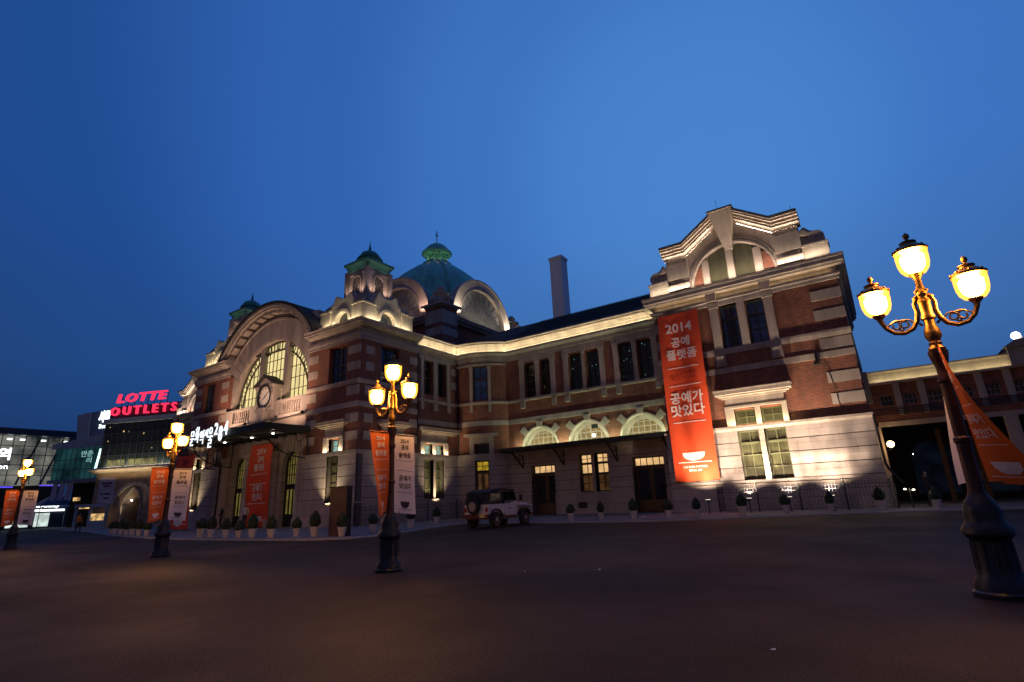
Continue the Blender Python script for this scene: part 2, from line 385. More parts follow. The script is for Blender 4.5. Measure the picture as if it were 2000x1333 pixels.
def text(name, body, F, uc, z0, d, mat, parent, h=None, w=None, bold=.02, ext=.004, shear=0., space=1.):
    cu = bpy.data.curves.new(name, 'FONT'); cu.body = body; cu.offset = bold; cu.resolution_u = 2; cu.shear = shear; cu.space_character = space
    t = bpy.data.objects.new(name, cu); COL.objects.link(t)
    me = bpy.data.meshes.new_from_object(t.evaluated_get(bpy.context.evaluated_depsgraph_get()))
    bpy.data.objects.remove(t)
    if getattr(F, 'curved', False):
        bm = bmesh.new(); bm.from_mesh(me)
        for _ in range(2):
            bmesh.ops.subdivide_edges(bm, edges=[e for e in bm.edges if e.calc_length() > .12], cuts=1)
            bmesh.ops.triangulate(bm, faces=bm.faces[:])
        bm.to_mesh(me); bm.free()
    xs = [v.co.x for v in me.vertices]; ys = [v.co.y for v in me.vertices]
    x0, x1, y0, y1 = min(xs), max(xs), min(ys), max(ys)
    sy = h/(y1-y0) if h else w/(x1-x0); sx = w/(x1-x0) if w else sy
    mb = MB(); vs = [(uc+(v.co.x-(x0+x1)/2)*sx, z0+(v.co.y-y0)*sy) for v in me.vertices]
    fs = [tuple(p.vertices) for p in me.polygons]
    n = len(vs)
    if ext <= .006:
        mb.add([F.pt(u, z, d+ext) for u, z in vs], fs)
    else:
        ed = {}
        for f in fs:
            for i in range(len(f)):
                a, b = f[i], f[(i+1) % len(f)]; ed[(a, b)] = 1
        side = [(a, n+a, n+b, b) for a, b in ed if (b, a) not in ed]
        mb.add([F.pt(u, z, d+ext) for u, z in vs]+[F.pt(u, z, d) for u, z in vs], fs+[tuple(n+i for i in reversed(f)) for f in fs]+side)
    bpy.data.meshes.remove(me)
    return mb.build(name, mat, parent)
def strip(p0, p1, direction, wpm, col, width=.06, parent=None, spread=180):
    p0, p1 = Vector(p0), Vector(p1); L = (p1-p0).length
    l = bpy.data.lights.new('light_strip', 'AREA'); l.shape = 'RECTANGLE'; l.size = L; l.size_y = width
    l.energy = wpm*L*2.6; l.color = col; l.spread = R(spread)
    o = bpy.data.objects.new('light_strip', l); COL.objects.link(o)
    z = -Vector(direction).normalized(); x = (p1-p0).normalized(); y = z.cross(x).normalized(); z = x.cross(y)
    m = Matrix((x, y, z)).transposed().to_4x4(); m.translation = (p0+p1)/2 - (wloc(parent) if parent else Vector())
    o.matrix_world = m
    if parent: o.parent = parent; o.matrix_basis = m
    o.visible_camera = True
    return o
def spot(p, target, watt, col, ang=70, blend=.6, size=.06, parent=None):
    l = bpy.data.lights.new('spot_light', 'SPOT'); l.energy = watt*2.0; l.color = col; l.spot_size = R(ang); l.spot_blend = blend; l.shadow_soft_size = size
    o = bpy.data.objects.new('spot_light', l); COL.objects.link(o)
    d = (Vector(target)-Vector(p)).normalized()
    m = d.to_track_quat('-Z', 'Y').to_matrix().to_4x4(); m.translation = Vector(p) - (wloc(parent) if parent else Vector())
    if parent: o.parent = parent
    o.matrix_basis = m
    return o
def point(p, watt, col, size=.1, parent=None):
    l = bpy.data.lights.new('lamp_light', 'POINT'); l.energy = watt; l.color = col; l.shadow_soft_size = size
    o = bpy.data.objects.new('lamp_light', l); COL.objects.link(o); o.location = Vector(p) - (wloc(parent) if parent else Vector())
    if parent: o.parent = parent
    return o
WARM = (1., .76, .46); PINK = (1., .74, .54); GREENW = (.93, 1., .62); COOL = (.8, .95, 1.)

# ------------------------------------------------------------------ ground
mb = MB(); mb.add([(-700, -200, 0), (500, -200, 0), (500, 700, 0), (-700, 700, 0)], [(0, 1, 2, 3)])
tag(mb.build('ground', 'asphalt'), kind='structure')
KZ = .06
kerbline = [(-120, 33.0), (-60, 20.2), (-52, 18.2), (-44, 16.2), (-36, 14.7), (-29, 13.75), (-24, 13.7), (-19.5, 13.9), (-17.9, 14.7), (-17.8, 16.2), (-18.6, 18.6), (-20.3, 23.0), (-20.4, 24.6), (-19.2, 25.1), (-15, 24.3), (-9.2, 24.3), (-5.3, 26.1), (-1.5, 28.2), (3, 29.6), (10, 31.5), (30, 36)]
mb = MB(); top = kerbline+[(30, 70), (-120, 70)]
mb.add([(x, y, KZ) for x, y in top], [tuple(range(len(top)))])
tag(mb.build('pavement', 'paving'), kind='structure')
mb = MB(); mb.sweep(kerbline, [(0, 0), (.16, 0), (.16, KZ-.01), (.15, KZ+.004), (0, KZ+.004)]); 
tag(mb.build('kerb', 'kerb'), kind='structure')

# ------------------------------------------------------------------ the station building
XC = -38.6
B = thing('station_building', 'old brick and stone railway station with green copper dome and floodlit walls', 'building', (XC, 22.9, 0))
FT = Fr((0, 22.9), (1, 0)); FC = Fr((0, 23.3), (1, 0)); FS = Fr((-27.7, 0), (0, 1)); FL = Fr((-28.0, 0), (0, 1))
BAY = Arc((-28.0, 33.2), (-24.2, 35.0), .62); FW = Fr((0, 35.0), (1, 0)); FP = Fr((0, 33.0), (1, 0))
FE = Fr((-.35, 0), (0, 1))
RC = (1.72, 2.4, 3.09, 3.79)     # joints of the rusticated ground floor
def window(F, u0, u1, z0, z1, rec, cols, rows, pane='glass', fr='frame', bar=.045, edge=.08, parent=None, transom=None, dp=.06):
    mb = MB()
    mb.box(F, u0, u0+edge, z0, z1, -rec-.06, -rec+dp); mb.box(F, u1-edge, u1, z0, z1, -rec-.06, -rec+dp)
    mb.box(F, u0+edge, u1-edge, z0, z0+edge, -rec-.06, -rec+dp); mb.box(F, u0+edge, u1-edge, z1-edge, z1, -rec-.06, -rec+dp)
    for i in range(1, cols):
        c = u0+(u1-u0)*i/cols; mb.box(F, c-bar/2, c+bar/2, z0+edge, z1-edge, -rec-.02, -rec+.03)
    for i in range(1, rows):
        c = z0+(z1-z0)*i/rows; mb.box(F, u0+edge, u1-edge, c-bar/2, c+bar/2, -rec-.02, -rec+.026)
    if transom: mb.box(F, u0+edge, u1-edge, transom-.06, transom+.06, -rec-.04, -rec+.05)
    w = mb.build('window', fr, parent or B)
    MB().box(F, u0+.02, u1-.02, z0+.02, z1-.02, -rec-.10, -rec-.04).build('pane', pane, w)
    if pane == 'glass' and z1-z0 > 2:              # drawn curtains just behind the glass line
        c = MB(); k = rng.uniform(.15, .3)
        for a, b in ((u0+edge, u0+edge+k*(u1-u0)), (u1-edge-k*.8*(u1-u0), u1-edge)): c.box(F, a, b, z0+edge, z1-edge, -rec-.04, -rec-.03)
        c.build('curtain', 'glass_blue', w)
    return w
stone = MB(); stone2 = MB(); brick = MB(); base = MB(); joint = MB(); quoin = MB()
def facade(F, u0, u1, ztop, ops, baseops=None, d=0., th=.45, bd=.12, base_u=None):
    bu0, bu1 = base_u or (u0, u1)
    global brick
    brick = MB(); base = MB(); joint = MB()
    brick.wall(F, u0, u1, 4.7, ztop, ops, -th, d)
    base.wall(F, bu0, bu1, 1.46, 4.45, ops, -.02, d+bd, RC, .022)
    joint.wall(F, bu0, bu1, .06, 4.7, ops, -th, d+bd-.05)
    base.wall(F, bu0, bu1, .06, 1.42, ops, -.02, d+bd+.10, (.70,), .012)
    base.build('rusticated_base', 'ashlar', B); joint.build('base_backing', 'joint', B)
    if F is not FW: brick.build('brick_wall', 'brick', B)
QZ = ((5.35, 5.92), (6.5, 7.08), (8.32, 8.95), (10.0, 10.58), (11.15, 11.72))
def quoins(F, u0, u1, d=.03, zs=QZ):
    for a, b in zs: MB().box(F, u0, u1, a, b, -.05, d).build('quoin_block', 'stone', B)
# right tower, front and side
opT = [(-30.95, -29.05, 9.37, 12.0), (-30.5, -29.3, 4.7, 5.55), (-30.5, -29.3, 1.5, 4.45)]
facade(FT, -33.2, -27.7, 12.2, opT, base_u=(-33.2, -27.58))
opS = [(24.75, 26.45, 9.37, 12.0), (25.25, 26.65, 4.7, 5.55), (25.25, 26.65, 1.5, 4.45)]
facade(FS, 23.35, 28.3, 12.2, opS)
# left tower (mirrored), front only plus its outer flank
mi = lambda o: (2*XC-o[1], 2*XC-o[0], o[2], o[3])
opTL = [mi(o) for o in opT]
facade(FT, -49.5, -44.0, 12.2, opTL, base_u=(-49.62, -44.0))
FLL = Fr((-49.5, 0), (0, -1))
facade(FLL, -36, -23.35, 12.2, [])
# flank return faces of the towers towards the arch
for x0, x1 in ((-33.2, -33.0), (-44.2, -44.0)):
    pass
# link wall, bay, wing, pavilion
opL = [(29.3, 30.35, 9.2, 12.0), (30.85, 31.9, 9.2, 12.0), (29.3, 30.28, 4.7, 5.45), (30.52, 31.5, 4.7, 5.45), (29.3, 30.28, 1.5, 4.3), (30.52, 31.5, 1.5, 4.3)]
facade(FL, 28.3, 33.2, 12.2, opL)
bm = BAY.L/2
opB = [(bm-.62, bm+.62, 8.95, 11.75), (bm-.6, bm+.6, 4.72, 5.5), (bm-.55, bm+.55, .5, 4.2)]
facade(BAY, 0, BAY.L, 12.2, opB)
UPW = [(-22.5, -21.5), (-21.05, -20.1), (-18.5, -17.4), (-17.05, -15.95), (-14.4, -13.4), (-13.0, -11.95)]
AR = (-21.35, -17.3, -13.25)
opW = [(a, b, 8.8, 11.6) for a, b in UPW] + [(-22.25, -20.2, .06, 3.6), (-18.2, -17.2, 1.5, 4.12), (-16.95, -15.95, 1.5, 4.12), (-14.2, -12.0, .06, 3.6)]
facade(FW, -24.2, -10.6, 12.2, opW + [(-24.3, -10.5, 4.69, 6.7)])
ARR = 1.52
edges = [-24.2, -19.33, -15.28, -10.6]
for k, c in enumerate(AR): brick.archwall(FW, c, 4.95, ARR, edges[k], edges[k+1], 6.7, -.45, 0)
brick.box(FW, -24.2, -10.6, 4.70, 4.95, -.45, -.0)
brick.build('brick_wall', 'brick', B)
opP = [(-6.8, -5.75, 9.4, 12.1), (-5.25, -4.25, 9.4, 12.1), (-6.82, -5.68, 4.8, 5.66), (-5.4, -4.28, 4.8, 5.66), (-6.82, -5.68, 1.7, 4.45), (-5.4, -4.28, 1.7, 4.45)]
facade(FP, -10.85, -.35, 12.4, opP, base_u=(-10.97, -.23))
facade(FE, 33.45, 46, 12.4, [])
facade(Fr((-10.85, 0), (0, -1)), -37, -33.45, 12.4, [])
quoins(FT, -28.9, -27.67); quoins(FS, 23.4, 24.15); quoins(FT, -33.2, -32.1); quoins(FT, -45.1, -44.0); quoins(FT, -49.53, -48.4)
quoins(FS, 27.5, 28.3); quoins(FP, -1.82, -.32); quoins(FP, -10.88, -9.4); quoins(FE, 33.5, 34.6)
quoins(FL, 32.5, 33.15, .02, QZ[3:])
# courses of stone running round the building
path_t = [(-33.2, 22.9), (-27.7, 22.9), (-27.7, 28.3)]
path_tl = [(-49.5, 34.0), (-49.5, 22.9), (-44.0, 22.9)]
path_w = [(-28.0, 28.32), (-28.0, 33.2)] + BAY.plan(12)[1:-1] + [(-24.2, 35.0), (-10.9, 35.0)]
path_p = [(-10.85, 36.5), (-10.85, 33.0), (-.35, 33.0), (-.35, 46)]
def course(paths, z0, z1, d, lip=0.):
    for p in paths:
        stone = MB()
        if lip: stone.sweep(p, [(-.2, z0), (d*.6, z0), (d*.75, z0+.1), (d, z1-.14), (d, z1), (-.2, z1+.02)])
        else: stone.sweep(p, [(-.2, z0), (d, z0), (d, z1), (-.2, z1)])
        stone.build('string_course', 'stone', B)
ALLP = [path_t, path_tl, path_w, path_p]
course(ALLP[:3], 4.45, 4.7, .17); course([path_p], 4.45, 4.72, .2, 1)
course([path_t, path_tl, path_p], 1.42, 1.50, .25)
for F_, a, b in ((FL, 28.35, 33.15), (BAY, .0, bm-.56), (BAY, bm+.56, BAY.L), (FW, -24.1, -22.26), (FW, -20.19, -14.21), (FW, -11.99, -10.9)): MB().box(F_, a, b, 1.42, 1.50, -.2, .25).build('string_course', 'stone', B)
course(ALLP[:2], 7.5, 7.86, .06); course(ALLP[2:3], 6.9, 7.27, .07); course(ALLP[3:], 7.88, 8.22, .06)
course(ALLP[:2], 9.05, 9.36, .12, 1); course(ALLP[2:3], 8.58, 8.79, .16, 1); course(ALLP[3:], 9.02, 9.38, .10, 1)
# architrave + cornice: towers
for p in (path_t, path_tl):
    MB().sweep(p, [(-.3, 12.1), (.10, 12.1), (.10, 12.3), (.16, 12.35), (.16, 12.57), (.05, 12.65), (.05, 12.93), (.26, 13.0), (.44, 13.04), (.44, 13.1), (.58, 13.14), (.58, 13.26), (.66, 13.38), (.3, 13.57), (-.3, 13.57)]).build('entablature', 'stone_grey', B)
# wing: plain architrave, shelf for the light line, tall cove
MB().sweep(path_w, [(-.3, 12.15), (.05, 12.15), (.07, 12.35), (.11, 12.37), (.13, 12.62), (.20, 12.68), (.30, 12.74), (.42, 12.80), (.42, 12.94), (.38, 12.94), (.38, 12.88), (-.3, 12.88)]).build('entablature', 'stone_grey', B).location.z -= .12
wcove = MB().sweep(path_w, [(-.3, 12.9), (.10, 12.9), (.10, 13.0), (.16, 13.04), (.16, 13.12), (.12, 13.14), (.13, 13.28), (.18, 13.42), (.27, 13.52), (.36, 13.58), (.36, 13.66), (.44, 13.74), (.44, 13.80), (-.3, 13.84)])
wcove.build('cornice', 'stone', B).location.z -= .12
dent = MB()
u = -24.0
while u < -11.4:
    dent.box(FW, u, u+.12, 13.03, 13.12, .12, .21); u += .26
u = 28.6
while u < 33.0:
    dent.box(FL, u, u+.12, 13.03, 13.12, .12, .21); u += .26
dent.build('dentil_pattern', 'stone', B).location.z -= .12
# pavilion cornice
MB().sweep(path_p, [(-.3, 12.2), (.10, 12.2), (.12, 12.38), (.20, 12.44), (.20, 12.54), (.04, 12.54), (.04, 12.88), (.22, 12.92), (.36, 12.96), (.38, 13.04), (.48, 13.1), (.48, 13.32), (.52, 13.36), (.54, 13.5), (.3, 13.58), (-.3, 13.58)]).build('entablature', 'stone_grey', B)
# pilasters and brackets of the wing windows
for k in range(3):
    stone = MB(); a0, a1, b0, b1 = UPW[2*k][0], UPW[2*k][1], UPW[2*k+1][0], UPW[2*k+1][1]
    for c0, c1 in ((a0-.42, a0-.02), (a1+.05, b0-.05), (b1+.02, b1+.42)):
        stone.box(FW, c0, c1, 8.79, 11.5, -.2, .09); stone.box(FW, c0-.04, c1+.04, 11.5, 11.72, -.2, .13)
        stone.box(FW, c0-.03, c1+.03, 8.79, 8.95, -.1, .125)
    stone.box(FW, a0-.5, b1+.5, 11.72, 12.15, -.2, .07)
    for c in (a0-.22, b1+.22):
        stone.box(FW, c-.20, c+.20, 8.02, 8.58, -.05, .12); stone.box(FW, c-.14, c+.14, 8.02, 8.45, .12, .16)
    stone.build('window_surround', 'stone', B)
stone = MB()
# link windows
for c0, c1 in ((28.92, 29.28), (30.38, 30.82), (31.92, 32.28)):
    stone.box(FL, c0, c1, 8.79, 11.9, -.2, .09); stone.box(FL, c0, c1, 8.0, 8.57, -.05, .12)
stone.box(FL, 28.8, 32.4, 11.9, 12.15, -.2, .075)
stone.build('window_surround', 'stone', B); stone = MB()
# bay window surround
for c in (bm-.85, bm+.63): stone.box(BAY, c, c+.22, 8.79, 11.7, -.2, .10); stone.box(BAY, c, c+.22, 8.0, 8.57, -.1, .12); stone.box(BAY, c-.04, c+.26, 11.5, 11.7, -.1, .14)
stone.box(BAY, .1, BAY.L-.1, 11.76, 11.92, -.1, .1)
stone.build('window_surround', 'stone', B); stone = MB()
stone.box(BAY, bm-.95, bm-.61, 4.7, 5.9, -.2, .10); stone.box(BAY, bm+.61, bm+.95, 4.7, 5.9, -.2, .10); stone.box(BAY, bm-.95, bm+.95, 5.52, 6.05, -.2, .12); stone.box(BAY, bm-1.25, bm+1.25, 6.05, 6.25, -.1, .45)
stone.build('window_surround', 'stone', B)
# stone surrounds + hoods of the ground-floor windows
def surround(F, a, b, u0, u1, zt, hz0, hz1, hu0, hu1, hd, mull=None):
    stone = MB(); stone.box(F, u0, a, 4.72, zt, -.3, .13); stone.box(F, b, u1, 4.72, zt, -.3, .13)
    stone.box(F, u0, u1, zt, zt+.12, -.3, .16)
    stone.box(F, u0+.08, u1-.08, zt+.12, hz0, -.3, .11)
    for z, zz, dd in ((hz0, hz0+.1, .18), (hz0+.1, hz0+.2, hd*.7), (hz0+.2, hz1-.06, hd), (hz1-.06, hz1, hd+.05)):
        k = (dd-.18)*.8; stone.box(F, hu0-k+.25, hu1+k-.25, z, zz, -.2, dd)
    if mull:
        stone.box(F, mull[0], mull[1], 1.5, 4.45, -.3, .11); stone.box(F, mull[0], mull[1], 4.7, zt, -.3, .12)
    stone.build('window_surround', 'stone', B)
surround(FT, -30.5, -29.3, -30.95, -28.9, 5.6, 6.3, 6.72, -31.5, -28.5, .48)
surround(FT, *mi((-30.5, -29.3, 0, 0))[:2], *mi((-30.95, -28.9, 0, 0))[:2], 5.6, 6.3, 6.72, *mi((-31.5, -28.5, 0, 0))[:2], .48)
surround(FS, 25.25, 26.65, 24.85, 27.05, 5.6, 6.3, 6.72, 24.5, 27.4, .48)
surround(FL, 29.3, 31.5, 28.9, 31.95, 5.5, 6.2, 6.64, 28.75, 33.0, .48, (30.28, 30.52))
surround(FP, -6.82, -4.28, -7.3, -4.0, 5.75, 6.34, 6.82, -7.65, -3.65, .55, (-5.68, -5.4))
# windows
for o in (opT[0], opTL[0]): window(FT, o[0], o[1], o[2], o[3], .38, 2, 4)
for o in opT[1:] + opTL[1:]: window(FT, *o, .30, 2, 2 if o[2] > 4.6 else 5, 'lit_teal' if (o is opT[1]) else 'curtain', 'frame')
window(FS, *opS[0], .38, 2, 4, 'glass')
window(FS, *opS[1], .30, 2, 2, 'curtain'); window(FS, *opS[2], .30, 2, 5, 'curtain')
for o in opL[:2]: window(FL, *o, .34, 2, 4, 'spark_warm')
for o in opL[2:4]: window(FL, *o, .26, 2, 2, 'lit_teal', 'frame_green')
for o in opL[4:]: window(FL, *o, .26, 2, 4, 'curtain', 'frame_green')
window(BAY, *opB[0], .22, 2, 3, 'glass_blue', transom=10.6); window(BAY, *opB[1], .25, 2, 1, 'glass')
window(BAY, bm-.55, bm+.55, 3.4, 4.2, .25, 2, 2, 'lit_yellow')
def door(F, u0, u1, z0, z1, rec, glass):
    mb = MB(); c = (u0+u1)/2
    for a, b in ((u0, c-.01), (c+.01, u1)):
        mb.box(F, a, a+.12, z0, z1, -rec-.06, -rec); mb.box(F, b-.12, b, z0, z1, -rec-.06, -rec)
        mb.box(F, a+.12, b-.12, z1-.14, z1, -rec-.06, -rec); mb.box(F, a+.12, b-.12, z0, z0+.75, -rec-.06, -rec)
        mb.box(F, a+.2, b-.2, z0+.15, z0+.6, -rec, -rec+.02)
    d = mb.build('door', 'wood', B)
    MB().box(F, u0+.1, u1-.1, z0+.74, z1-.1, -rec-.05, -rec-.03).build('pane', glass, d)
    h = MB()
    for s_ in (-1, 1): h.tube([F.pt(c+s_*.09, z0+.95, -rec+.05), F.pt(c+s_*.09, z0+1.3, -rec+.05)], .015, 6)
    h.build('handle', 'bronze', d)
door(BAY, bm-.55, bm+.55, .5, 3.35, .25, 'lit_warm_dim')
for k, o in enumerate(UPW): window(FW, o[0], o[1], 8.8, 11.6, .33, 2, 4, 'spark' if k > 1 else 'spark_warm', transom=10.7)
for a, b in ((-22.25, -20.2), (-14.2, -12.0)):
    window(FW, a, b, 2.98, 3.6, .36, 5 if b > -15 else 4, 1, 'lit_warm'); door(FW, a+.05, b-.05, .10, 2.95, .4, 'dark' if a < -15 else 'glass')
for a, b in ((-18.2, -17.2), (-16.95, -15.95)):
    window(FW, a, b, 3.45, 4.12, .30, 2, 2, 'lit_warm'); window(FW, a, b, 2.72, 3.45, .30, 2, 1, 'lit_warm'); window(FW, a, b, 1.5, 2.72, .30, 2, 2, 'lit_warm_dim')
MB().box(FW, -17.2, -16.95, 1.5, 4.2, -.3, .1).build('mullion', 'stone', B)
for k, o in enumerate(opP):
    F_ = FP
    if k < 2: window(F_, *o, .34, 2, 3, 'glass' if k == 0 else 'glass_blue', transom=11.2)
    elif k < 4: window(F_, *o, .30, 2, 2, 'curtain', 'frame_green')
    else:
        window(F_, *o, .30, 2, 4, 'curtain', 'frame_green', transom=3.75)
# pavilion upper window dressing
stone = MB()
for c0, c1 in ((-7.32, -6.84), (-5.72, -5.28), (-4.22, -3.74)):
    stone.box(FP, c0, c1, 9.38, 12.32, -.3, .12)
for c0, c1 in ((-7.38, -6.78), (-4.28, -3.68)):
    stone.box(FP, c0, c1, 8.30, 9.02, -.1, .18); stone.box(FP, c0+.1, c1-.1, 8.42, 8.9, .18, .24)
    stone.box(FP, c0, c1, 12.0, 12.32, -.1, .17)
    stone.prism(Fr((-(0), 33.0), (1, 0)), [(c0+.05, 12.42), (c1-.05, 12.42), (c1+.02, 12.95), (c0-.02, 12.95)], .04, .30)
stone.box(FP, -7.4, -3.66, 12.1, 12.318, -.3, .09)
stone.build('window_surround', 'stone', B)
# wing arches: glazing, rings, voussoirs
for c in AR:
    stone = MB(); stone.ring(FW, c, 4.95, ARR-.02, ARR+.10, 0, math.pi, -.4, .05, 28)
    stone.prism(FW, [(c-.20, 4.95+ARR+.02), (c+.20, 4.95+ARR+.02), (c+.27, 6.9), (c-.27, 6.9)], -.05, .10)
    for sgn in (-1, 1):
        a = math.pi/2 - sgn*R(47); ca, sa = math.cos(a), math.sin(a)
        q = [(c+ca*(ARR+r_)-sa*w_*1, 4.95+sa*(ARR+r_)+ca*w_) for r_, w_ in ((.08, .22), (.08, -.22), (.66, -.26), (.66, .26))]
        if (q[1][0]-q[0][0])*(q[2][1]-q[0][1])-(q[1][1]-q[0][1])*(q[2][0]-q[0][0]) < 0: q = q[::-1]
        stone.prism(FW, q, -.05, .08)
    stone.build('arch_surround', 'stone', B)
    w = MB(); rr = ARR-.02
    w.ring(FW, c, 4.95, rr-.30, rr, 0, math.pi, -.62, -.42, 24)
    for k in (-2, -1, 0, 1, 2):
        h = math.sqrt(max(.01, (rr-.28)**2-(k*.42)**2)); w.box(FW, c+k*.42-.022, c+k*.42+.022, 4.95, 4.95+h, -.52, -.44)
    for z in (5.28, 5.68, 6.0):
        h = math.sqrt(max(.01, (rr-.28)**2-(z-4.95)**2)); w.box(FW, c-h, c+h, z-.02, z+.02, -.52, -.445)
    wo = w.build('arched_window', 'stone', B)
    MB().halfdisc(FW, c, 4.95, rr-.25, -.56).build('pane', 'lit_tan', wo)
# central block: stone front with the great arch
ZA, RA = 9.1, 5.25
cen = MB()
doors3 = (XC-3.3, XC, XC+3.3)
opC = [(c-.95, c+.95, .06, 4.3) for c in doors3]
cen.wall(FC, -44.0, -33.2, .06, 4.3, opC, -.6, 0, RC, .02)
de = [-44.0, XC-1.65, XC+1.65, -33.2]
for k, c in enumerate(doors3): cen.archwall(FC, c, 4.3, .95, de[k], de[k+1], 6.0, -.6, 0, 14)
cen.box(FC, -44.0, -33.2, 6.0, ZA, -.6, 0)
for x in (XC-4.95, XC-1.65, XC+1.65, XC+4.95):       # engaged columns between the doors
    cen.lathe((x, 23.1, .06), [(.42, 0), (.42, .5), (.34, .6), (.33, 3.0), (.29, 4.9), (.40, 5.05), (.40, 5.25)], 16)
cen.archwall(FC, XC, ZA, RA, -44.0, -33.2, 15.6, -.6, -.02, 40)
cen.build('arch_front', 'ashlar', B)
vs = MB()
nv = 25
for k in range(nv):                                   # voussoirs of the ring
    a0, a1 = math.pi*k/nv, math.pi*(k+1)/nv
    vs.ring(FC, XC, ZA, RA-.02, 6.75, a0+.0035, a1-.0035, -.75, .10, 3)
vs.ring(FC, XC, ZA, 6.75, 6.92, 0, math.pi, -.3, .2, 48); vs.ring(FC, XC, ZA, RA-.14, RA-.02, 0, math.pi, -.72, .04, 48)
vs.build('arch_ring', 'stone_grey', B)
# the hood over the arch, with its coffers, and the barrel roof behind
ZH, RH = 9.5, 7.42
aH = math.asin((13.3-ZH)/RH)
hood = MB()
hood.ring(FC, XC, ZH, RH-.18, RH, aH, math.pi-aH, .75, 1.0, 56); hood.ring(FC, XC, ZH, RH-.34, RH-.18, aH, math.pi-aH, .62, .88, 56)
hood.ring(FC, XC, ZH, RH-.28, RH+.04, aH, math.pi-aH, -.5, .68, 56); hood.ring(FC, XC, ZH-.2, 6.85, RH-.05, aH*.95, math.pi-aH*.95, -.5, .02, 56)
nm = 14
for k in range(nm):
    a = aH+(math.pi-2*aH)*(k+.5)/nm
    hood.ring(FC, XC, ZH, RH-.60, RH-.28, a-.048, a+.048, 0, .66, 2)
hood.build('arch_hood', 'stone_grey', B)
roof = MB()
roof.ring(Fr((0, 22.35), (1, 0)), XC, ZH, RH+.04, RH+.22, R(31), math.pi-R(31), -15, .12, 48)
roof.build('barrel_roof', 'slate', B)
# great window
gw = MB(); RG = RA-.14
FG = Fr((0, 23.4), (1, 0))
for s_ in (-1, 1):
    x0, x1 = sorted((XC+s_*1.40, XC+s_*1.93))
    za, zb = ZA+math.sqrt(RG**2-(x0-XC)**2), ZA+math.sqrt(RG**2-(x1-XC)**2)
    gw.prism(FG, [(x0, ZA), (x1, ZA), (x1, zb), (x0, za)], -.35, 0)
    gw.build('mullion', 'stone_grey', B); gw = MB()
gl = MB(); FI = Fr((0, 23.72), (1, 0))
def bar_v(x, z0=ZA, r=RG, w=.03):
    t = math.sqrt(max(.01, r*r-(x-XC)**2)); gl.box(FI, x-w, x+w, z0, ZA+t, 0, .05)
RI = RG*.86
for k in range(-9, 10):
    x = XC+k*.52
    if abs(x-XC) < RG-.1: bar_v(x, w=.022)
for z in (10.0, 10.9, 11.8, 12.7, 13.6):
    t = math.sqrt(max(.01, RI**2-(z-ZA)**2)); gl.box(FI, XC-t, XC+t, z-.022, z+.022, 0, .052)
gl.ring(FI, XC, ZA, RI-.05, RI+.05, 0, math.pi, 0, .1, 40); gl.ring(FI, XC, ZA, RG-.12, RG+.05, 0, math.pi, -.05, .1, 40)
for k in range(40):
    a = math.pi*(k+.5)/40; gl.ring(FI, XC, ZA, RI, RG, a-.006, a+.006, 0, .05, 1)
go = gl.build('arched_window', 'frame', B)
MB().halfdisc(FI, XC, ZA, RG, -.03, 40).build('pane', 'lit_arch', go)
# balcony with balusters and clock aedicule
bal = MB(); FB = Fr((0, 22.95), (1, 0))
bal.box(FB, -44.0, -33.2, 7.72, 7.95, -.6, .12); bal.box(FB, -44.0, -33.2, 8.9, 9.1, -.5, .08)
for a, b in ((-44.0, -43.0), (-40.55, -36.65), (-34.0, -33.2)): bal.box(FB, a, b, 7.95, 8.9, -.45, .04)
for a, b in ((-43.0, -40.55), (-36.65, -34.0)):
    x = a+.14
    while x < b:
        bal.lathe((x, 23.1, 7.95), [(.07, 0), (.10, .25), (.05, .5), (.06, .75), (.09, .95)], 8); x += .30
    MB().box(FB, a, b, 7.95, 8.9, -.55, -.42).build('baluster_gap_shade', 'dark', B)  # dark sheet added for the shade in the gaps between balusters
bal.build('balustrade', 'stone_grey', B)
ck = thing('clock', None, None); ck.parent = B
XK = XC+.35
mb = MB(); FK = Fr((0, 22.75), (1, 0))
mb.box(FK, XK-.86, XK+.86, 8.0, 10.35, -.7, -.1); mb.box(FK, XK-1.08, XK-.84, 8.6, 10.2, -.6, .08); mb.box(FK, XK+.84, XK+1.08, 8.6, 10.2, -.6, .08)
mb.prism(FK, [(XK-.30, 7.5), (XK+.30, 7.5), (XK+.42, 8.65), (XK-.42, 8.65)], -.3, .35); mb.box(FK, XK-1.15, XK+1.15, 8.42, 8.62, -.6, .16)
mb.box(FK, XK-1.2, XK-.7, 10.2, 10.42, -.7, .2); mb.box(FK, XK+.7, XK+1.2, 10.2, 10.42, -.7, .2)
mb.prism(FK, [(XK-1.1, 10.42), (XK+1.1, 10.42), (XK, 11.08)], -.7, .1)
mb.ring(FK, XK, 9.55, .80, .98, 0, 2*math.pi, -.2, .14, 32)
case = mb.build('aedicule', 'stone_grey', B)
mb = MB()
for s_ in (-1, 1):
    q = [(XK, 11.09), (XK+s_*1.32, 10.36), (XK+s_*1.32, 10.50), (XK, 11.26)]
    mb.prism(FK, q if s_ > 0 else q[::-1], -.75, .30)
mb.build('gable_roof', 'slate', B)
bpy.data.objects.remove(ck)
mb = MB(); mb.prism(FK, [(XK+.82*math.cos(2*math.pi*i/36), 9.55+.82*math.sin(2*math.pi*i/36)) for i in range(36)], -.05, .04)
cf = mb.build('clock_face', 'clockface', B)
MB().ring(FK, XK, 9.55, .79, .93, 0, 2*math.pi, .04, .17, 36).build('rim', 'iron', cf)
mb = MB()
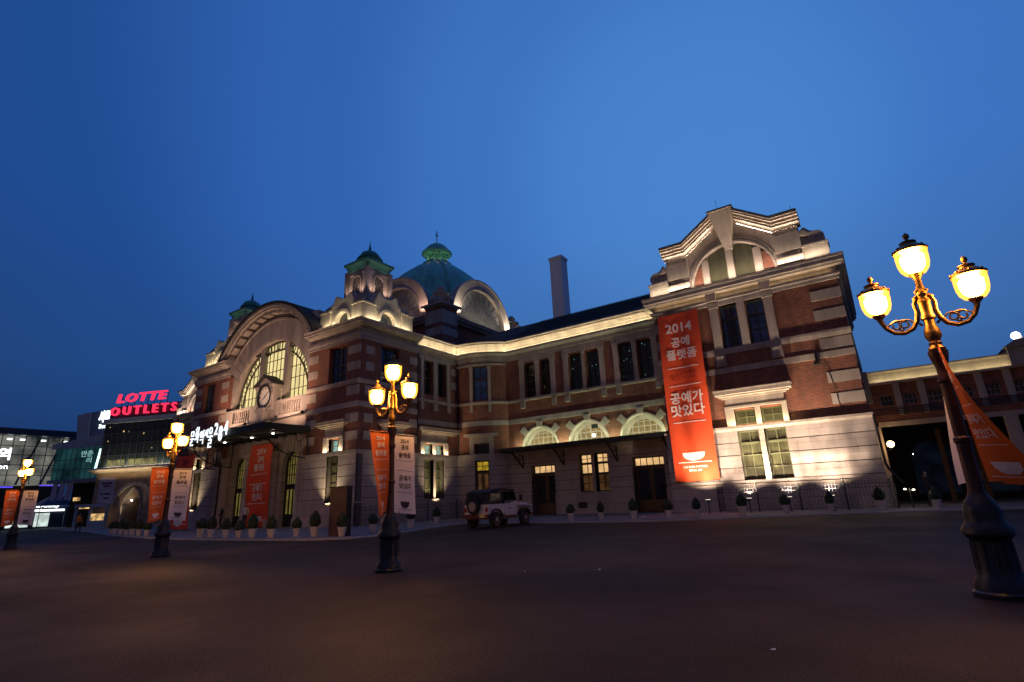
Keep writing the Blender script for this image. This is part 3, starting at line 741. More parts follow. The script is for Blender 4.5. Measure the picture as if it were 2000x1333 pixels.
for i in range(12):
    a = math.pi*i/6; ca, sa = math.cos(a), math.sin(a); w_ = .035 if i % 3 else .055
    q = [(XK+ca*r_-sa*w2, 9.55+sa*r_+ca*w2) for r_, w2 in ((.60, -w_), (.75, -w_), (.75, w_), (.60, w_))]
    MB().prism(FK, q, .04, .05).build('hour_mark', 'ink_dark', cf)
mb = MB()
for ang, ln, w_ in ((R(38), .62, .03), (R(215), .42, .045)):
    ca, sa = math.cos(ang), math.sin(ang)
    mb.prism(FK, [(XK+ca*r_-sa*w2, 9.55+sa*r_+ca*w2) for r_, w2 in ((-.1, -w_), (ln, -w_*.5), (ln, w_*.5), (-.1, w_))], .06, .075)
mb.build('clock_hands', 'iron', cf)
# arched entrance doors
for c in doors3:
    mb = MB(); rec = .42
    mb.ring(FC, c, 4.3, .83, .95, 0, math.pi, -rec-.1, -rec+.05, 16)
    mb.box(FC, c-.95, c-.83, .06, 4.3, -rec-.1, -rec+.05); mb.box(FC, c+.83, c+.95, .06, 4.3, -rec-.1, -rec+.05)
    for k in (-2, -1, 0, 1, 2):
        x = c+k*.28; mb.box(FC, x-.022, x+.022, 2.9, 4.3+math.sqrt(.83**2-(k*.28)**2), -rec-.03, -rec+.03)
    for z in (3.6, 4.3): mb.box(FC, c-.83, c+.83, z-.025, z+.025, -rec-.03, -rec+.035)
    mb.box(FC, c-.83, c+.83, 2.6, 2.95, -rec-.05, -rec+.08); mb.box(FC, c-.83, c+.83, .06, .9, -rec-.05, -rec+.04)
    for x in (c-.42, c, c+.42): mb.box(FC, x-.05, x+.05, .9, 2.6, -rec-.03, -rec+.04)
    do = mb.build('entrance_door', 'iron', B)
    mb = MB(); mb.halfdisc(FC, c, 4.3, .84, -rec-.06, 16, .9); mb.build('pane', 'lit_door', do)
# entrance canopy
cn = MB(); CX0, CX1, CY = -44.6, -32.6, 19.5
cn.bx(CX0, CX1, CY, 23.1, 6.42, 6.56); cn.bx(CX0-.05, CX1+.05, CY-.06, CY+.06, 6.25, 6.70)
cn.bx(CX1-.06, CX1+.06, CY+.06, 22.9, 6.25, 6.70); cn.bx(CX0-.06, CX0+.06, CY+.06, 22.9, 6.25, 6.70)
k = CX0+.5
while k < CX1: cn.bx(k-.04, k+.04, CY+.06, 22.9, 6.22, 6.42); k += 1.1
for z in (21.3,): cn.bx(CX0+.06, CX1-.06, z-.05, z+.05, 6.2, 6.415)
can = cn.build('entrance_canopy', 'iron', B)
for x in (CX0+.1, XC-3.6, CX1-.1):          # curved lattice brackets
    mb = MB()
    arcp = [(x, 22.75-3.0*math.sin(t), 4.55+1.65*(1-math.cos(t))) for t in [math.pi/2*i/10 for i in range(11)]]
    mb.tube(arcp, .05, 6); mb.tube([(x, 22.78, 4.4), (x, 22.78, 6.3)], .05, 6)
    for i in range(1, 9): mb.tube([arcp[i], (x, arcp[i][1], 6.3)], .013, 5)
    for i in range(1, 8): mb.tube([arcp[i], (x, arcp[i+1][1], 6.3)], .011, 5)
    mb.tube([(x, 22.2+.28*math.cos(t), 5.9+.28*math.sin(t)) for t in [2*math.pi*i/14 for i in range(15)]], .025, 5, False)
    mb.build('bracket', 'iron', can)
for x, y in ((-33.3, 22.65), (-36.6, 22.65), (-40.6, 22.65), (-43.9, 22.65)): mb = MB(); mb.tube([(x, y, 7.72), (x+.05, CY+.4, 6.7)], .03, 6); mb.ball((x, y, 7.74), .13); mb.build('tie_rod', 'iron', can)
for x, y in ((-34.0, 21.0), (-36.9, 21.2), (-40.5, 21.2)):
    l = MB().lathe((x, y, 6.17), [(.05, 0), (.09, .02), (.09, .05)], 12).build('downlight', 'bulb', can)
    point((x, y, 6.0), 9, (1, .7, .42), .06, B)
for x in (-42.6, -34.6):
    MB().lathe((x, 20.6, 6.56), [(.05, 0), (.05, .1), (.13, .14), (.16, .26)], 10).build('roof_floodlight', 'iron', can)
    spot((x, 20.6, 6.95), (XC+(x-XC)*.75, 23.4, 13.0), 680, (1, .60, .40), 145, 1., .08, B)
# sign on the canopy
sg = thing('rooftop_sign', 'glowing white Korean sign letters standing on the entrance canopy edge', 'sign', (-39.3, CY-.1, 6.5))
FSG = Fr((0, CY-.12), (1, 0))
SX = -41.9
letters = [('문', .62, 5.95, 1.05), ('화', .62, 6.1, 1.15), ('역', .6, 5.95, 1.0), ('서', .5, 6.35, .62), ('울', .62, 5.6, 1.45)]
for ch, w_, z_, h_ in letters:
    text('letter', ch, FSG, SX+w_/2, z_, 0, 'sign_white', sg, h=h_, w=w_*.86, bold=.0, ext=.05); SX += w_+.06
for ch, w_, z_, h_ in (('2', .5, 6.42, .85), ('8', .5, 5.95, 1.05), ('4', .55, 6.3, .95)):
    text('letter', ch, FSG, SX+w_/2+.08, z_, 0, 'sign_white', sg, h=h_, w=w_*.9, bold=.004, ext=.05); SX += w_+.12
# attics over both towers
def attic(cx, cy, hx, hy, name):
    mb = MB()
    fr = [(Fr((cx, cy-hy), (1, 0)), hx), (Fr((cx+hx, cy), (0, 1)), hy), (Fr((cx, cy+hy), (-1, 0)), hx), (Fr((cx-hx, cy), (0, -1)), hy)]
    for i, (F, h) in enumerate(fr):
        e = h if i % 2 == 0 else h-.45
        r, zs = .72, 14.02
        # body either side of and over the round-headed light
        mb.box(F, -e, -r, 13.56, 14.72, -.45, 0); mb.box(F, r, e, 13.56, 14.72, -.45, 0)
        mb.box(F, -r, -r+.001, 13.56, zs, -.45, 0)
        outl = [(-e+.05, 14.72), (-e+.05, 15.25), (-e+.28, 15.32), (-1.45, 15.42), (-1.12, 15.62), (-.92, 15.92), (-.92, 16.12), (-.72, 16.12), (-.40, 15.86), (0, 15.74)]
        half = [(u, z) for u, z in outl]
        top = half + [(-u, z) for u, z in reversed(half[:-1])]
        n = 14
        arcs = [(r*math.cos(math.pi*k/n), zs+r*math.sin(math.pi*k/n)) for k in range(n+1)]
        poly = [(-e+.05, 14.72)] if False else []
        # strips between arch and outline
        def ztop(u):
            for (a, za), (b, zb) in zip(top, top[1:]):
                if b > a and a <= u <= b: return za+(zb-za)*(u-a)/(b-a)
            return 15.3
        us = sorted({-e+.05, e-.05, *[u for u, z in top], *[u for u, z in arcs]})
        for a, b in zip(us, us[1:]):
            if b-a < 1e-4: continue
            m_ = (a+b)/2
            lo = lambda u: zs+math.sqrt(max(0, r*r-u*u)) if abs(m_) < r else 14.72
            mb.prism(F, [(a, lo(a)), (b, lo(b)), (b, ztop(b-1e-5)), (a, ztop(a+1e-5))], -.45, -.02)
        mb.ring(F, 0, zs, r, r+.22, 0, math.pi, -.1, .08, 16)
        for s_ in (-1, 1):
            mb.box(F, s_*1.2-.1, s_*1.2+.1, 14.72, 15.4, -.02, .05)
            mb.tube([F.pt(s_*(e-.12), 15.36, -.2), F.pt(s_*1.42, 15.48, -.2), F.pt(s_*1.08, 15.72, -.2), F.pt(s_*.95, 16.05, -.2)], .14, 6)
    for sx in (-1, 1):
        for sy in (-1, 1):
            x, y = cx+sx*(hx-.42), cy+sy*(hy-.42)
            mb.bx(x-.55, x+.55, y-.55, y+.55, 13.56, 14.95); mb.bx(x-.63, x+.63, y-.63, y+.63, 14.95, 15.08)
    mb.bx(cx-hx+.4, cx+hx-.4, cy-hy+.4, cy+hy-.4, 13.5, 15.2)
    a = mb.build(name, 'stone', B)
    for i, (F, h) in enumerate(fr): MB().halfdisc(F, 0, 14.02, .72, -.3, 12, 13.58).build('pane', 'glass', a)
TX, TY = -30.35, 25.65
attic(TX, TY, 2.2, 2.3, 'attic'); attic(2*XC-TX, TY, 2.2, 2.3, 'attic')
for cx in (TX, 2*XC-TX):
    for x0, y0, x1, y1, dx, dy in ((cx-2.1, TY-2.62, cx+2.1, TY-2.62, 0, .5), (cx+2.5, TY-2.1, cx+2.5, TY+2.1, -.5, 0)):
        strip((x0, y0, 13.6), (x1, y1, 13.6), (dx, dy, .9), 8.5, (1, .84, .50), .05, B)
# cupolas
def cupola(cx, cy):
    def square(mb, lv):
        vs = [p for h, z in lv for p in ((cx-h, cy-h, z), (cx+h, cy-h, z), (cx+h, cy+h, z), (cx-h, cy+h, z))]
        n = len(lv)
        mb.add(vs, [(i*4+j, i*4+(j+1) % 4, i*4+4+(j+1) % 4, i*4+4+j) for i in range(n-1) for j in range(4)] + [tuple(4*(n-1)+j for j in range(4)), (3, 2, 1, 0)])
    mb = MB()
    square(mb, [(1.24, 15.2), (1.24, 16.30), (1.10, 16.42), (1.02, 18.1), (1.08, 18.14), (1.08, 18.26), (1.02, 18.3), (1.02, 18.45)])
    t = mb.build('cupola', 'stone', B)
    for sx in (-1, 1):
        for sy in (-1, 1):
            p = MB(); x, y = cx+sx*1.10, cy+sy*1.10; p.bx(x-.17, x+.17, y-.17, y+.17, 16.3, 18.45); p.build('corner_post', 'stone_grey', t)
    for ux, uy in ((1, 0), (0, 1), (-1, 0), (0, -1)):
        F = Fr((cx+uy*1.13, cy-ux*1.13), (ux, uy))
        pn = MB(); pn.halfdisc(F, 0, 17.45, .42, -.0, 12, 16.5); wo = pn.build('lattice_window', 'dark', t)
        w = MB(); z0, r_ = 17.45, .40
        for k in range(-5, 6):
            for s_ in (-1, 1):
                seg = []
                for i in range(25):
                    u = -r_+2*r_*i/24; z = 17.2+k*.3+s_*u*1.3
                    if 16.5 < z < z0+math.sqrt(max(0, r_*r_-u*u)): seg.append(F.pt(u, z, .015))
                if len(seg) > 2: w.tube([seg[0], seg[-1]], .016, 4)
        w.build('lattice', 'stone', wo)
        w = MB(); w.ring(F, 0, z0, .42, .55, 0, math.pi, -.12, .06, 12); w.box(F, -.55, -.42, 16.4, z0, -.12, .06); w.box(F, .42, .55, 16.4, z0, -.12, .06); w.box(F, -.6, .6, 16.34, 16.46, -.12, .1)
        w.build('window_trim', 'stone', wo)
    mb = MB()
    square(mb, [(1.02, 18.45), (1.10, 18.52), (1.13, 18.66), (1.24, 18.84), (1.34, 18.95), (1.36, 19.12), (1.0, 19.24), (.95, 19.3)])
    mb.lathe((cx, cy, 19.15), [(1.0, 0), (.98, .12), (1.04, .16), (1.04, .24), (.96, .28), (.95, .44), (1.02, .46), (1.02, .53), (.90, .57), (.84, .75), (.68, .98), (.42, 1.16), (.18, 1.26), (.13, 1.32), (.10, 1.5), (.05, 1.75), (.012, 2.12)], 8)
    mb.build('copper_cap', 'copper_dark', t)
    for ux, uy in ((1, 0), (0, -1), (0, 1), (-1, 0)):
        nx, ny = (uy, -ux)
        if nx < 0 or ny > 0: continue
        for k in (-.72, .72):
            p = Vector((cx+nx*1.55+ux*k, cy+ny*1.55+uy*k, 16.25)); spot(p, (cx+nx*1.05+ux*k*.9, cy+ny*1.05+uy*k*.9, 18.0), 32, (1, .68, .54), 95, .9, .04, B)
cupola(TX, TY); cupola(2*XC-TX, TY)
# ------------------------------------------------ dome on its square drum
DX, DY, DS = XC, 42.5, 6.35
dr = MB(); dr.bx(DX-DS+.3, DX+DS-.3, DY-DS+.3, DY+DS-.3, 10, 18.3); dr.build('drum_wall', 'brick', B)
co = MB()
sqp = [(DX+DS+.0, DY-DS), (DX+DS, DY+DS)]
co.sweep([(DX-DS, DY+DS), (DX-DS, DY-DS), (DX+DS, DY-DS), (DX+DS, DY+DS)][::1], [(-.3, 18.0), (.05, 18.0), (.15, 18.2), (.35, 18.3), (.35, 18.45), (.45, 18.55), (.45, 18.7), (-.5, 18.85)])
co.build('drum_cornice', 'stone_grey', B)
for sx in (-1, 1):
    for sy in (-1, 1):
        x, y = DX+sx*6.0, DY+sy*6.0; h = 1.05
        p = MB(); p.bx(x-h, x+h, y-h, y+h, 12, 18.95); pr = p.build('corner_pier', 'brick', B)
        p = MB()
        for z in (13.4, 14.8, 16.2, 17.35): p.bx(x-h-.03, x+h+.03, y-h-.03, y+h+.03, z, z+(.75 if z < 17 else 1.3))
        p.bx(x-h-.1, x+h+.1, y-h-.1, y+h+.1, 18.95, 19.12); p.bx(x-h-.35, x+h+.35, y-h-.35, y+h+.35, 19.12, 19.32)
        p.bx(x-.8, x+.8, y-.8, y+.8, 19.32, 19.5)
        p.lathe((x, y, 19.5), [(.78, 0), (.72, .3), (.62, .7), (.62, .95), (.86, 1.05), (.86, 1.18), (.5, 1.28), (.42, 1.5), (.45, 1.7), (.2, 2.0), (.02, 2.05)], 16)
        for dx_, dy_ in ((1, 0), (0, 1)):
            F = Fr((x, y), (dx_, dy_))
            for s_ in (-1, 1): p.ring(F, s_*1.0, 19.75, .12, .42, 0, 2*math.pi, -.3, .3, 14)
        p.build('pier_stone', 'stone', pr, smooth='angle')
LR = 4.8
for ux, uy in ((1, 0), (0, 1), (-1, 0), (0, -1)):
    nx, ny = uy, -ux
    F = Fr((DX+nx*DS, DY+ny*DS), (ux, uy))
    l = MB(); l.ring(F, 0, 18.85, LR-.95, LR, 0, math.pi, -.6, .12, 40); l.ring(F, 0, 18.85, LR-.12, LR+.10, 0, math.pi, -.6, .22, 40); l.ring(F, 0, 18.85, LR-1.05, LR-.93, 0, math.pi, -.5, .2, 40)
    lo = l.build('lunette_ring', 'stone', B)
    l = MB(); l.halfdisc(F, 0, 18.85, LR-.95, -.2, 32); l.build('lunette_wall', 'tile_grey', lo)
    l = MB()
    for k in range(1, 12): l.ring(F, 0, 18.85, .6, LR-1.1, math.pi*k/12-.008, math.pi*k/12+.008, -.2, -.16, 1)
    for r_ in (1.4, 2.6): l.ring(F, 0, 18.85, r_-.03, r_+.03, 0, math.pi, -.2, -.165, 24)
    l.build('tracery', 'tracery', lo)
    l = MB(); l.ring(F, 0, 18.85, LR-.3, LR-.02, 0, math.pi, -5.2, -.6, 40); l.build('lunette_roof', 'copper', lo, smooth='angle')
do = MB()
prof = [(5.9, 18.3), (5.9, 19.8), (5.75, 21.4), (5.5, 22.9), (5.05, 24.1), (4.45, 25.1), (3.7, 25.9), (2.85, 26.6), (2.2, 27.05), (1.75, 27.38), (1.5, 27.4)]
def dmod(a, z):
    t = max(0, min(1, (26.5-z)/7)); k = 1/max(abs(math.cos(a)), abs(math.sin(a)))
    return 1+(k-1)*.62*t
do.lathe((DX, DY, 0), prof, 64, dmod)
dome = do.build('dome', 'copper', B, smooth=True)
rb = MB()
for q in range(4):
    for off in (-.17, .17):
        a = math.pi/4+q*math.pi/2+off; pts = []
        for r_, z_ in prof[1:-1]:
            k = dmod(a, z_); pts.append((DX+(r_*k+.02)*math.cos(a), DY+(r_*k+.02)*math.sin(a), z_+.02))
        rb.tube(pts, .2, 8)
rb.build('dome_rib', 'copper', dome)
ln = MB()
ln.lathe((DX, DY, 27.25), [(1.70, 0), (1.72, .35), (1.6, .42), (1.3, .45), (1.3, .55), (.85, .56), (.85, 1.5)], 24)
for k in range(8):
    a = math.pi/8+math.pi*k/4; ln.lathe((DX+1.18*math.cos(a), DY+1.18*math.sin(a), 27.75), [(.15, 0), (.13, .1), (.12, .85), (.20, 1.0)], 8)
ln.lathe((DX, DY, 28.68), [(1.0, 0), (1.45, .02), (1.78, .30), (1.72, .42), (1.5, .55), (1.35, .85), (1.05, 1.2), (.6, 1.5), (.15, 1.62), (.06, 1.65), (.04, 3.0)], 24)
ln.ball((DX, DY, 31.45), .15); ln.tube([(DX-.25, DY, 31.75), (DX+.25, DY, 31.75)], .03, 6); ln.tube([(DX, DY, 31.6), (DX, DY, 32.1)], .03, 6)
ln.build('dome_lantern', 'copper', dome, smooth='angle')
for k in range(8):
    a = math.pi*k/4; point((DX+1.5*math.cos(a), DY+1.5*math.sin(a), 27.95), 3, (1., .86, .50), .05, B)
for nx, ny in ((1, 0), (0, -1)):
    ux, uy = -ny, nx
    for s_ in (-1, 1):
        c = Vector((DX+nx*(DS+.9)+ux*s_*4.35, DY+ny*(DS+.9)+uy*s_*4.35, 18.75))
        t = Vector((DX+nx*(DS-.2)+ux*s_*4.0, DY+ny*(DS-.2)+uy*s_*4.0, 22.5))
        spot(c, t, 260 if nx else 170, (1, .86, .68) if nx else (1, .62, .48), 100, .7, .06, B)
    if nx: strip((DX+DS+1.0, DY-3.2, 18.75), (DX+DS+1.0, DY+3.2, 18.75), (-.3, 0, 1), 3.5, (1, .86, .62), .08, B)
    else: strip((DX-3.2, DY-DS-1.0, 18.75), (DX+3.2, DY-DS-1.0, 18.75), (0, .3, 1), 1.6, (1, .64, .50), .08, B)
# ------------------------------------------------ roofs
rf = MB()
rf.add([(-31, 35.0, 13.82), (-9.5, 35.0, 13.82), (-9.5, 41, 17.2), (-31, 41, 17.2), (-31, 47, 13.8), (-9.5, 47, 13.8)], [(0, 1, 2, 3), (3, 2, 5, 4)])
rf.add([(-28.1, 28.0, 13.82), (-28.1, 35.5, 13.82), (-33, 35.5, 15.3), (-33, 28.0, 15.3)], [(0, 1, 2, 3)])
P = BAY.plan(10); rf.add([(x, y, 13.83) for x, y in P]+[(-28.6, 36.0, 14.4)], [(i, i+1, len(P)) for i in range(len(P)-1)])
rf.add([(-10.6, 33.4, 13.75), (-.6, 33.4, 13.75), (-.6, 46, 13.75), (-10.6, 46, 13.75)], [(0, 1, 2, 3)])
rf.add([(-10.2, 33.75, 15.2), (-5.6, 33.75, 17.6), (-5.6, 44, 17.6), (-10.2, 44, 15.2), (-1.0, 33.75, 15.2), (-1.0, 44, 15.2), (-10.2, 44, 13.7), (-10.2, 33.75, 13.7), (-1.0, 44, 13.7), (-1.0, 33.75, 13.7)], [(0, 1, 2, 3), (1, 4, 5, 2), (7, 0, 3, 6), (4, 9, 8, 5)])
rf.add([(-44, 23.4, 13.5), (-33.2, 23.4, 13.5), (-33.2, 36.5, 13.5), (-44, 36.5, 13.5)], [(0, 1, 2, 3)])
rf.add([(-49.4, 28, 13.5), (-44, 28, 15.0), (-44, 46, 15.0), (-49.4, 46, 13.5)], [(0, 1, 2, 3)])
rf.build('roof', 'slate', B).location.z -= .10
gut = MB()
for i in range(12):
    y = 35.9+i*.42; gut.tube([(-24, y, 13.82+(y-35)*.563+.02), (-11, y, 13.82+(y-35)*.563+.02)], .02, 4)
gut.build('roof_battens', 'slate', B)
# body behind
mb = MB(); mb.bx(-49.0, -33.2, 24.6, 46, .1, 13.4); mb.bx(-33.2, -28.6, 23.6, 46, .1, 13.4); mb.bx(-28.6, -11.5, 36.2, 47, .1, 13.7); mb.bx(-10.3, -1.0, 33.7, 46, .1, 13.6)
mb.build('inner_core', 'dark', B)
# ------------------------------------------------ pavilion attic and pediment
PC = -5.6; FA = Fr((0, 32.75), (1, 0))
at = MB()
def praise(u):                                    # underside of the raking cornice
    a = abs(u-PC)
    return 15.93 if a > 2.6 else 15.93+(2.6-a)/2.6*1.75
n = 40; r0 = 2.36
us = [PC-3.7+7.4*i/60 for i in range(61)]
for a, b in zip(us, us[1:]):
    lo = lambda u: 13.74+math.sqrt(max(0, r0*r0-(u-PC)**2)) if abs(u-PC) < r0 else 13.74
    at.prism(FA, [(a, lo(a)), (b, lo(b)), (b, praise(b)+.2), (a, praise(a)+.2)], -.7, 0)
at.ring(FA, PC, 13.74, r0, r0+.12, 0, math.pi, -.3, .07, 40); at.ring(FA, PC, 13.74, r0+.2, r0+.27, 0, math.pi, -.1, .05, 40)
for s_ in (-1, 1):
    c0, c1 = sorted((PC+s_*2.5, PC+s_*3.95))
    c0, c1 = c0+.04, c1-.04
    for z0, z1, dd in ((13.76, 14.14, .30), (14.52, 15.6, .18)): at.box(FA, c0, c1, z0, z1, -.6, dd)
    at.box(FA, c0+.10, c1-.10, 14.14, 14.52, -.6, .02)
    x0_, x1_ = sorted((PC+s_*3.9, PC+s_*4.7)); at.prism(FA, [(x0_, 14.62), (x1_, 14.62), (x1_, 15.1 if s_ > 0 else 15.6), (x0_, 15.6 if s_ > 0 else 15.1)], -.75, -.06)
    at.box(FA, c0+.06, c1-.06, 14.52, 15.93, -.6, .10); at.box(FA, c0, c1, 15.6, 15.93, -.6, .14)
    e0, e1 = sorted((PC+s_*3.9, PC+s_*5.2)); at.box(FA, e0, e1, 13.76, 14.5, -.9, .12); at.box(FA, e0-.05, e1+.05, 14.5, 14.62, -.9, .18)
    # scroll
    x = PC+s_*4.55
    at.ring(FA, x+s_*.15, 15.0, .05, .42, 0, 2*math.pi, -.7, .0, 18)
    at.tube([FA.pt(PC+s_*3.95, 15.55, -.3), FA.pt(PC+s_*4.1, 15.42, -.3), FA.pt(PC+s_*4.3, 15.3, -.3), FA.pt(PC+s_*4.65, 15.2, -.3), FA.pt(PC+s_*4.95, 15.05, -.3)], [.42, .40, .34, .28, .16], 10)
key = [(-.22, 15.7, .02), (.22, 15.7, .02), (.70, 18.03, .86), (-.70, 18.03, .86)]
at.add([FA.pt(PC+u, z, d) for u, z, d in key]+[FA.pt(PC+u, z, -.7) for u, z, d in key], [(0, 1, 2, 3), (7, 6, 5, 4), (0, 4, 5, 1), (1, 5, 6, 2), (2, 6, 7, 3), (3, 7, 4, 0)])
at.box(FA, PC-.76, PC+.76, 18.03, 18.16, -.75, .92)
# window in the arch
for a, b in ((-2.35, -1.75), (-1.75, -1.4), (-.28, .18), (1.35, 1.75)):
    pass
at.box(FA, PC-1.75, PC-1.35, 13.76, 13.74+math.sqrt(r0**2-1.75**2)+.1, -.5, -.1); at.box(FA, PC+1.3, PC+1.75, 13.76, 13.74+math.sqrt(r0**2-1.75**2)+.1, -.5, -.1); at.box(FA, PC-.25, PC+.16, 13.76, 15.9, -.5, -.08)
ao = at.build('pediment', 'stone', B); ao.location.z -= .18
for s_ in (-1, 1):
    c0, c1 = sorted((PC+s_*1.75, PC+s_*2.34)); MB().box(FA, c0, c1, 13.76, 14.9, -.5, -.2).build('brick_infill', 'brick', ao)
for a, b in ((PC-1.35, PC-.25), (PC+.16, PC+1.3)): MB().box(FA, a, b, 13.76, 15.98, -.45, -.3).build('pane', 'curtain', ao)
# raking cornice
rk = MB()
def rake(s_, dz, th, d0, d1):
    if 1:
        for (a, za), (b, zb) in (((.62, 17.26), (2.6, 15.93)), ((2.6, 15.93), (4.05, 15.93))):
            q = [(PC+s_*a, za+dz), (PC+s_*b, zb+dz), (PC+s_*b, zb+dz+th), (PC+s_*a, za+dz+th)]
            if s_ < 0: q = q[::-1]
            rk.prism(FA, q, d0, d1)
for s_ in (-1, 1):
    rk = MB(); rake(s_, .0, .14, -.6, .40); rake(s_, .14, .16, -.6, .52); rake(s_, .30, .13, -.6, .70); rake(s_, .43, .12, -.6, .80); rk.build('raking_cornice', 'stone', ao)
    rk = MB(); rake(s_, .552, .05, -.8, .84); rk.build('lead_capping', 'slate', ao)
for x in (-5.9, -3.0):
    pass
rod = MB(); rod.tube([(PC-.25, 32.9, 17.9), (PC-.3, 32.9, 19.1)], .012, 5); rod.tube([(-1.9, 33, 16.2), (-1.85, 33, 17.3)], .012, 5); rod.build('lightning_rod', 'iron', B)
# the matching pavilion and wing on the far side of the entrance
ao2 = copy_tree(ao, B); ao2.location.x -= 64.4
FP2 = Fr((-64.4, 33.0), (1, 0)); FW2 = Fr((0, 35.0), (1, 0))
facade(FP2, -10.85, -.35, 12.4, opP, base_u=(-10.97, -.23))
for o in opP: window(FP2, *o, .32, 2, 3, 'curtain', 'frame_green')
path_p2 = [(x-64.4, y) for x, y in path_p]
for z0, z1, d in ((4.45, 4.72, .2), (1.42, 1.5, .25), (7.88, 8.22, .06), (9.02, 9.38, .10)): course([path_p2], z0, z1, d)
MB().sweep(path_p2, [(-.3, 12.2), (.10, 12.2), (.12, 12.38), (.20, 12.44), (.20, 12.54), (.04, 12.54), (.04, 12.88), (.22, 12.92), (.36, 12.96), (.38, 13.04), (.48, 13.1), (.48, 13.32), (.52, 13.36), (.54, 13.5), (.3, 13.58), (-.3, 13.58)]).build('entablature', 'stone_grey', B)
quoins(FP2, -1.82, -.32); quoins(FP2, -10.88, -9.4)
opW2 = [(2*XC-b, 2*XC-a, z0, z1) for a, b, z0, z1 in opW]
facade(FW2, -64.7, -49.6, 12.2, opW2[:6])
MB().box(FW2, -64.7, -49.6, 12.2, 13.8, -.4, .3).build('entablature', 'stone_grey', B)
for o in opW2[:6]: window(FW2, *o, .33, 2, 4, 'curtain')
mb = MB(); mb.add([(-64.8, 35.0, 13.82), (-49.4, 35.0, 13.82), (-49.4, 41, 17.2), (-64.8, 41, 17.2), (-64.8, 46, 14.2), (-49.4, 46, 14.2)], [(0, 1, 2, 3), (3, 2, 5, 4)])
mb.add([(-74.6, 33.75, 15.2), (-70.0, 33.75, 17.6), (-70.0, 44, 17.6), (-74.6, 44, 15.2), (-65.4, 33.75, 15.2), (-65.4, 44, 15.2)], [(0, 1, 2, 3), (1, 4, 5, 2)]); mb.build('roof', 'slate', B)
mb = MB(); mb.bx(-74.9, -65.3, 33.6, 44, .1, 15.1); mb.bx(-66.6, -49.8, 35.7, 45, .1, 13.7); mb.build('inner_core', 'dark', B)
for PQ in (PC-64.4,):
    for s_ in (-1, 1):
        strip((PQ+s_*.75, 32.75-.28, 16.92), (PQ+s_*2.58, 32.75-.28, 15.66), (0, -.45, 1), 2.4, (1, .76, .56), .04, B)
        strip((PQ+s_*2.6, 32.75-.33, 15.66), (PQ+s_*3.95, 32.75-.33, 15.66), (0, -.45, 1), 2.4, (1, .76, .56), .04, B)
    strip((PQ-4.9, 32.75-.42, 13.62), (PQ+4.9, 32.75-.42, 13.62), (0, .3, 1), 8.0, (1, .76, .60), .05, B)
# pavilion light lines
for s_ in (-1, 1):
    strip((PC+s_*.75, 32.75-.28, 16.92), (PC+s_*2.58, 32.75-.28, 15.66), (0, -.45, 1), 2.4, (1, .76, .56), .04, B)
    strip((PC+s_*2.6, 32.75-.33, 15.66), (PC+s_*3.95, 32.75-.33, 15.66), (0, -.45, 1), 2.4, (1, .76, .56), .04, B)
    strip((PC+s_*2.5, 32.75-.42, 13.62), (PC+s_*5.1, 32.75-.42, 13.62), (0, .35, 1), 4.6, (1, .80, .58), .05, B)
strip((PC-2.4, 32.75-.42, 13.62), (PC+2.4, 32.75-.42, 13.62), (0, .3, 1), 8.0, (1, .76, .60), .05, B)
strip((-10.6, 32.83, 12.575), (-.6, 32.83, 12.575), (0, -.25, 1), .8, (1, .66, .32), .05, B)
# wing light lines
strip((-24.1, 35-.38, 12.825), (-11.2, 35-.38, 12.825), (0, .75, 1), 3.1, (1, .83, .49), .05, B)
strip((-28+.38, 28.6, 12.825), (-28+.38, 33.1, 12.825), (-.75, 0, 1), 3.1, (1, .83, .49), .05, B)
for i in range(6):
    u0, u1 = BAY.L*i/6+.03, BAY.L*(i+1)/6-.03; p0, p1 = BAY.pt(u0, 12.825, .38), BAY.pt(u1, 12.825, .38); nn = Vector(BAY.pt((u0+u1)/2, 0, 0))-Vector(BAY.pt((u0+u1)/2, 0, 1))
    strip(p0, p1, (nn.x*.75, nn.y*.75, 1), 3.1, (1, .83, .49), .05, B)
# wing canopy
cw = MB(); cw.box(FW, -24.0, -10.9, 4.70, 4.82, .1, 1.85); cw.box(FW, -24.0, -10.9, 4.62, 4.90, 1.85, 1.93); cw.box(FW, -24.05, -23.97, 4.62, 4.90, .1, 1.85)
co_ = cw.build('wing_canopy', 'iron', B)
for x in (-22.9, -19.35, -15.2, -11.4):
    mb = MB()
    mb.tube([FW.pt(x, 3.5, .12), FW.pt(x, 3.6, .35), FW.pt(x, 3.95, .75), FW.pt(x, 4.5, 1.5), FW.pt(x, 4.66, 1.7)], .06, 6); mb.tube([FW.pt(x, 3.4, .13), FW.pt(x, 4.7, .13)], .05, 6)
    mb.tube([FW.pt(x, 4.25+.2*math.sin(t), .5+.2*math.cos(t)) for t in [2*math.pi*i/12 for i in range(13)]], .025, 5, False)
    mb.build('bracket', 'iron', co_)
strip((-23.4, 35-.42, 4.85), (-11.2, 35-.42, 4.85), (0, .35, 1), 6.5, (.88, 1, .60), .05, B)
for x, y, z in ((-22.35, 34.75, 4.25), (-13.0, 34.75, 4.25)):
    mb = MB(); mb.ball((x, y-.05, z), .07); mb.bx(x-.03, x+.03, y-.03, 34.9, z+.06, z+.12); mb.build('wall_lamp', 'terrazzo', B)
mb = MB().box(FW, -18.4, -17.7, .45, .85, .22, .24); mb.build('vent_grille', 'iron', B)
mb = MB().box(FW, -17.2, -16.7, 5.9, 6.2, -.42, -.40); mb.build('arch_lantern', 'iron', B)
MB().ball((-16.8, 34.85, 5.35), .11).build('bulb', 'bulb', B); point((-16.8, 34.6, 5.35), 10, (1, .9, .65), .1, B)
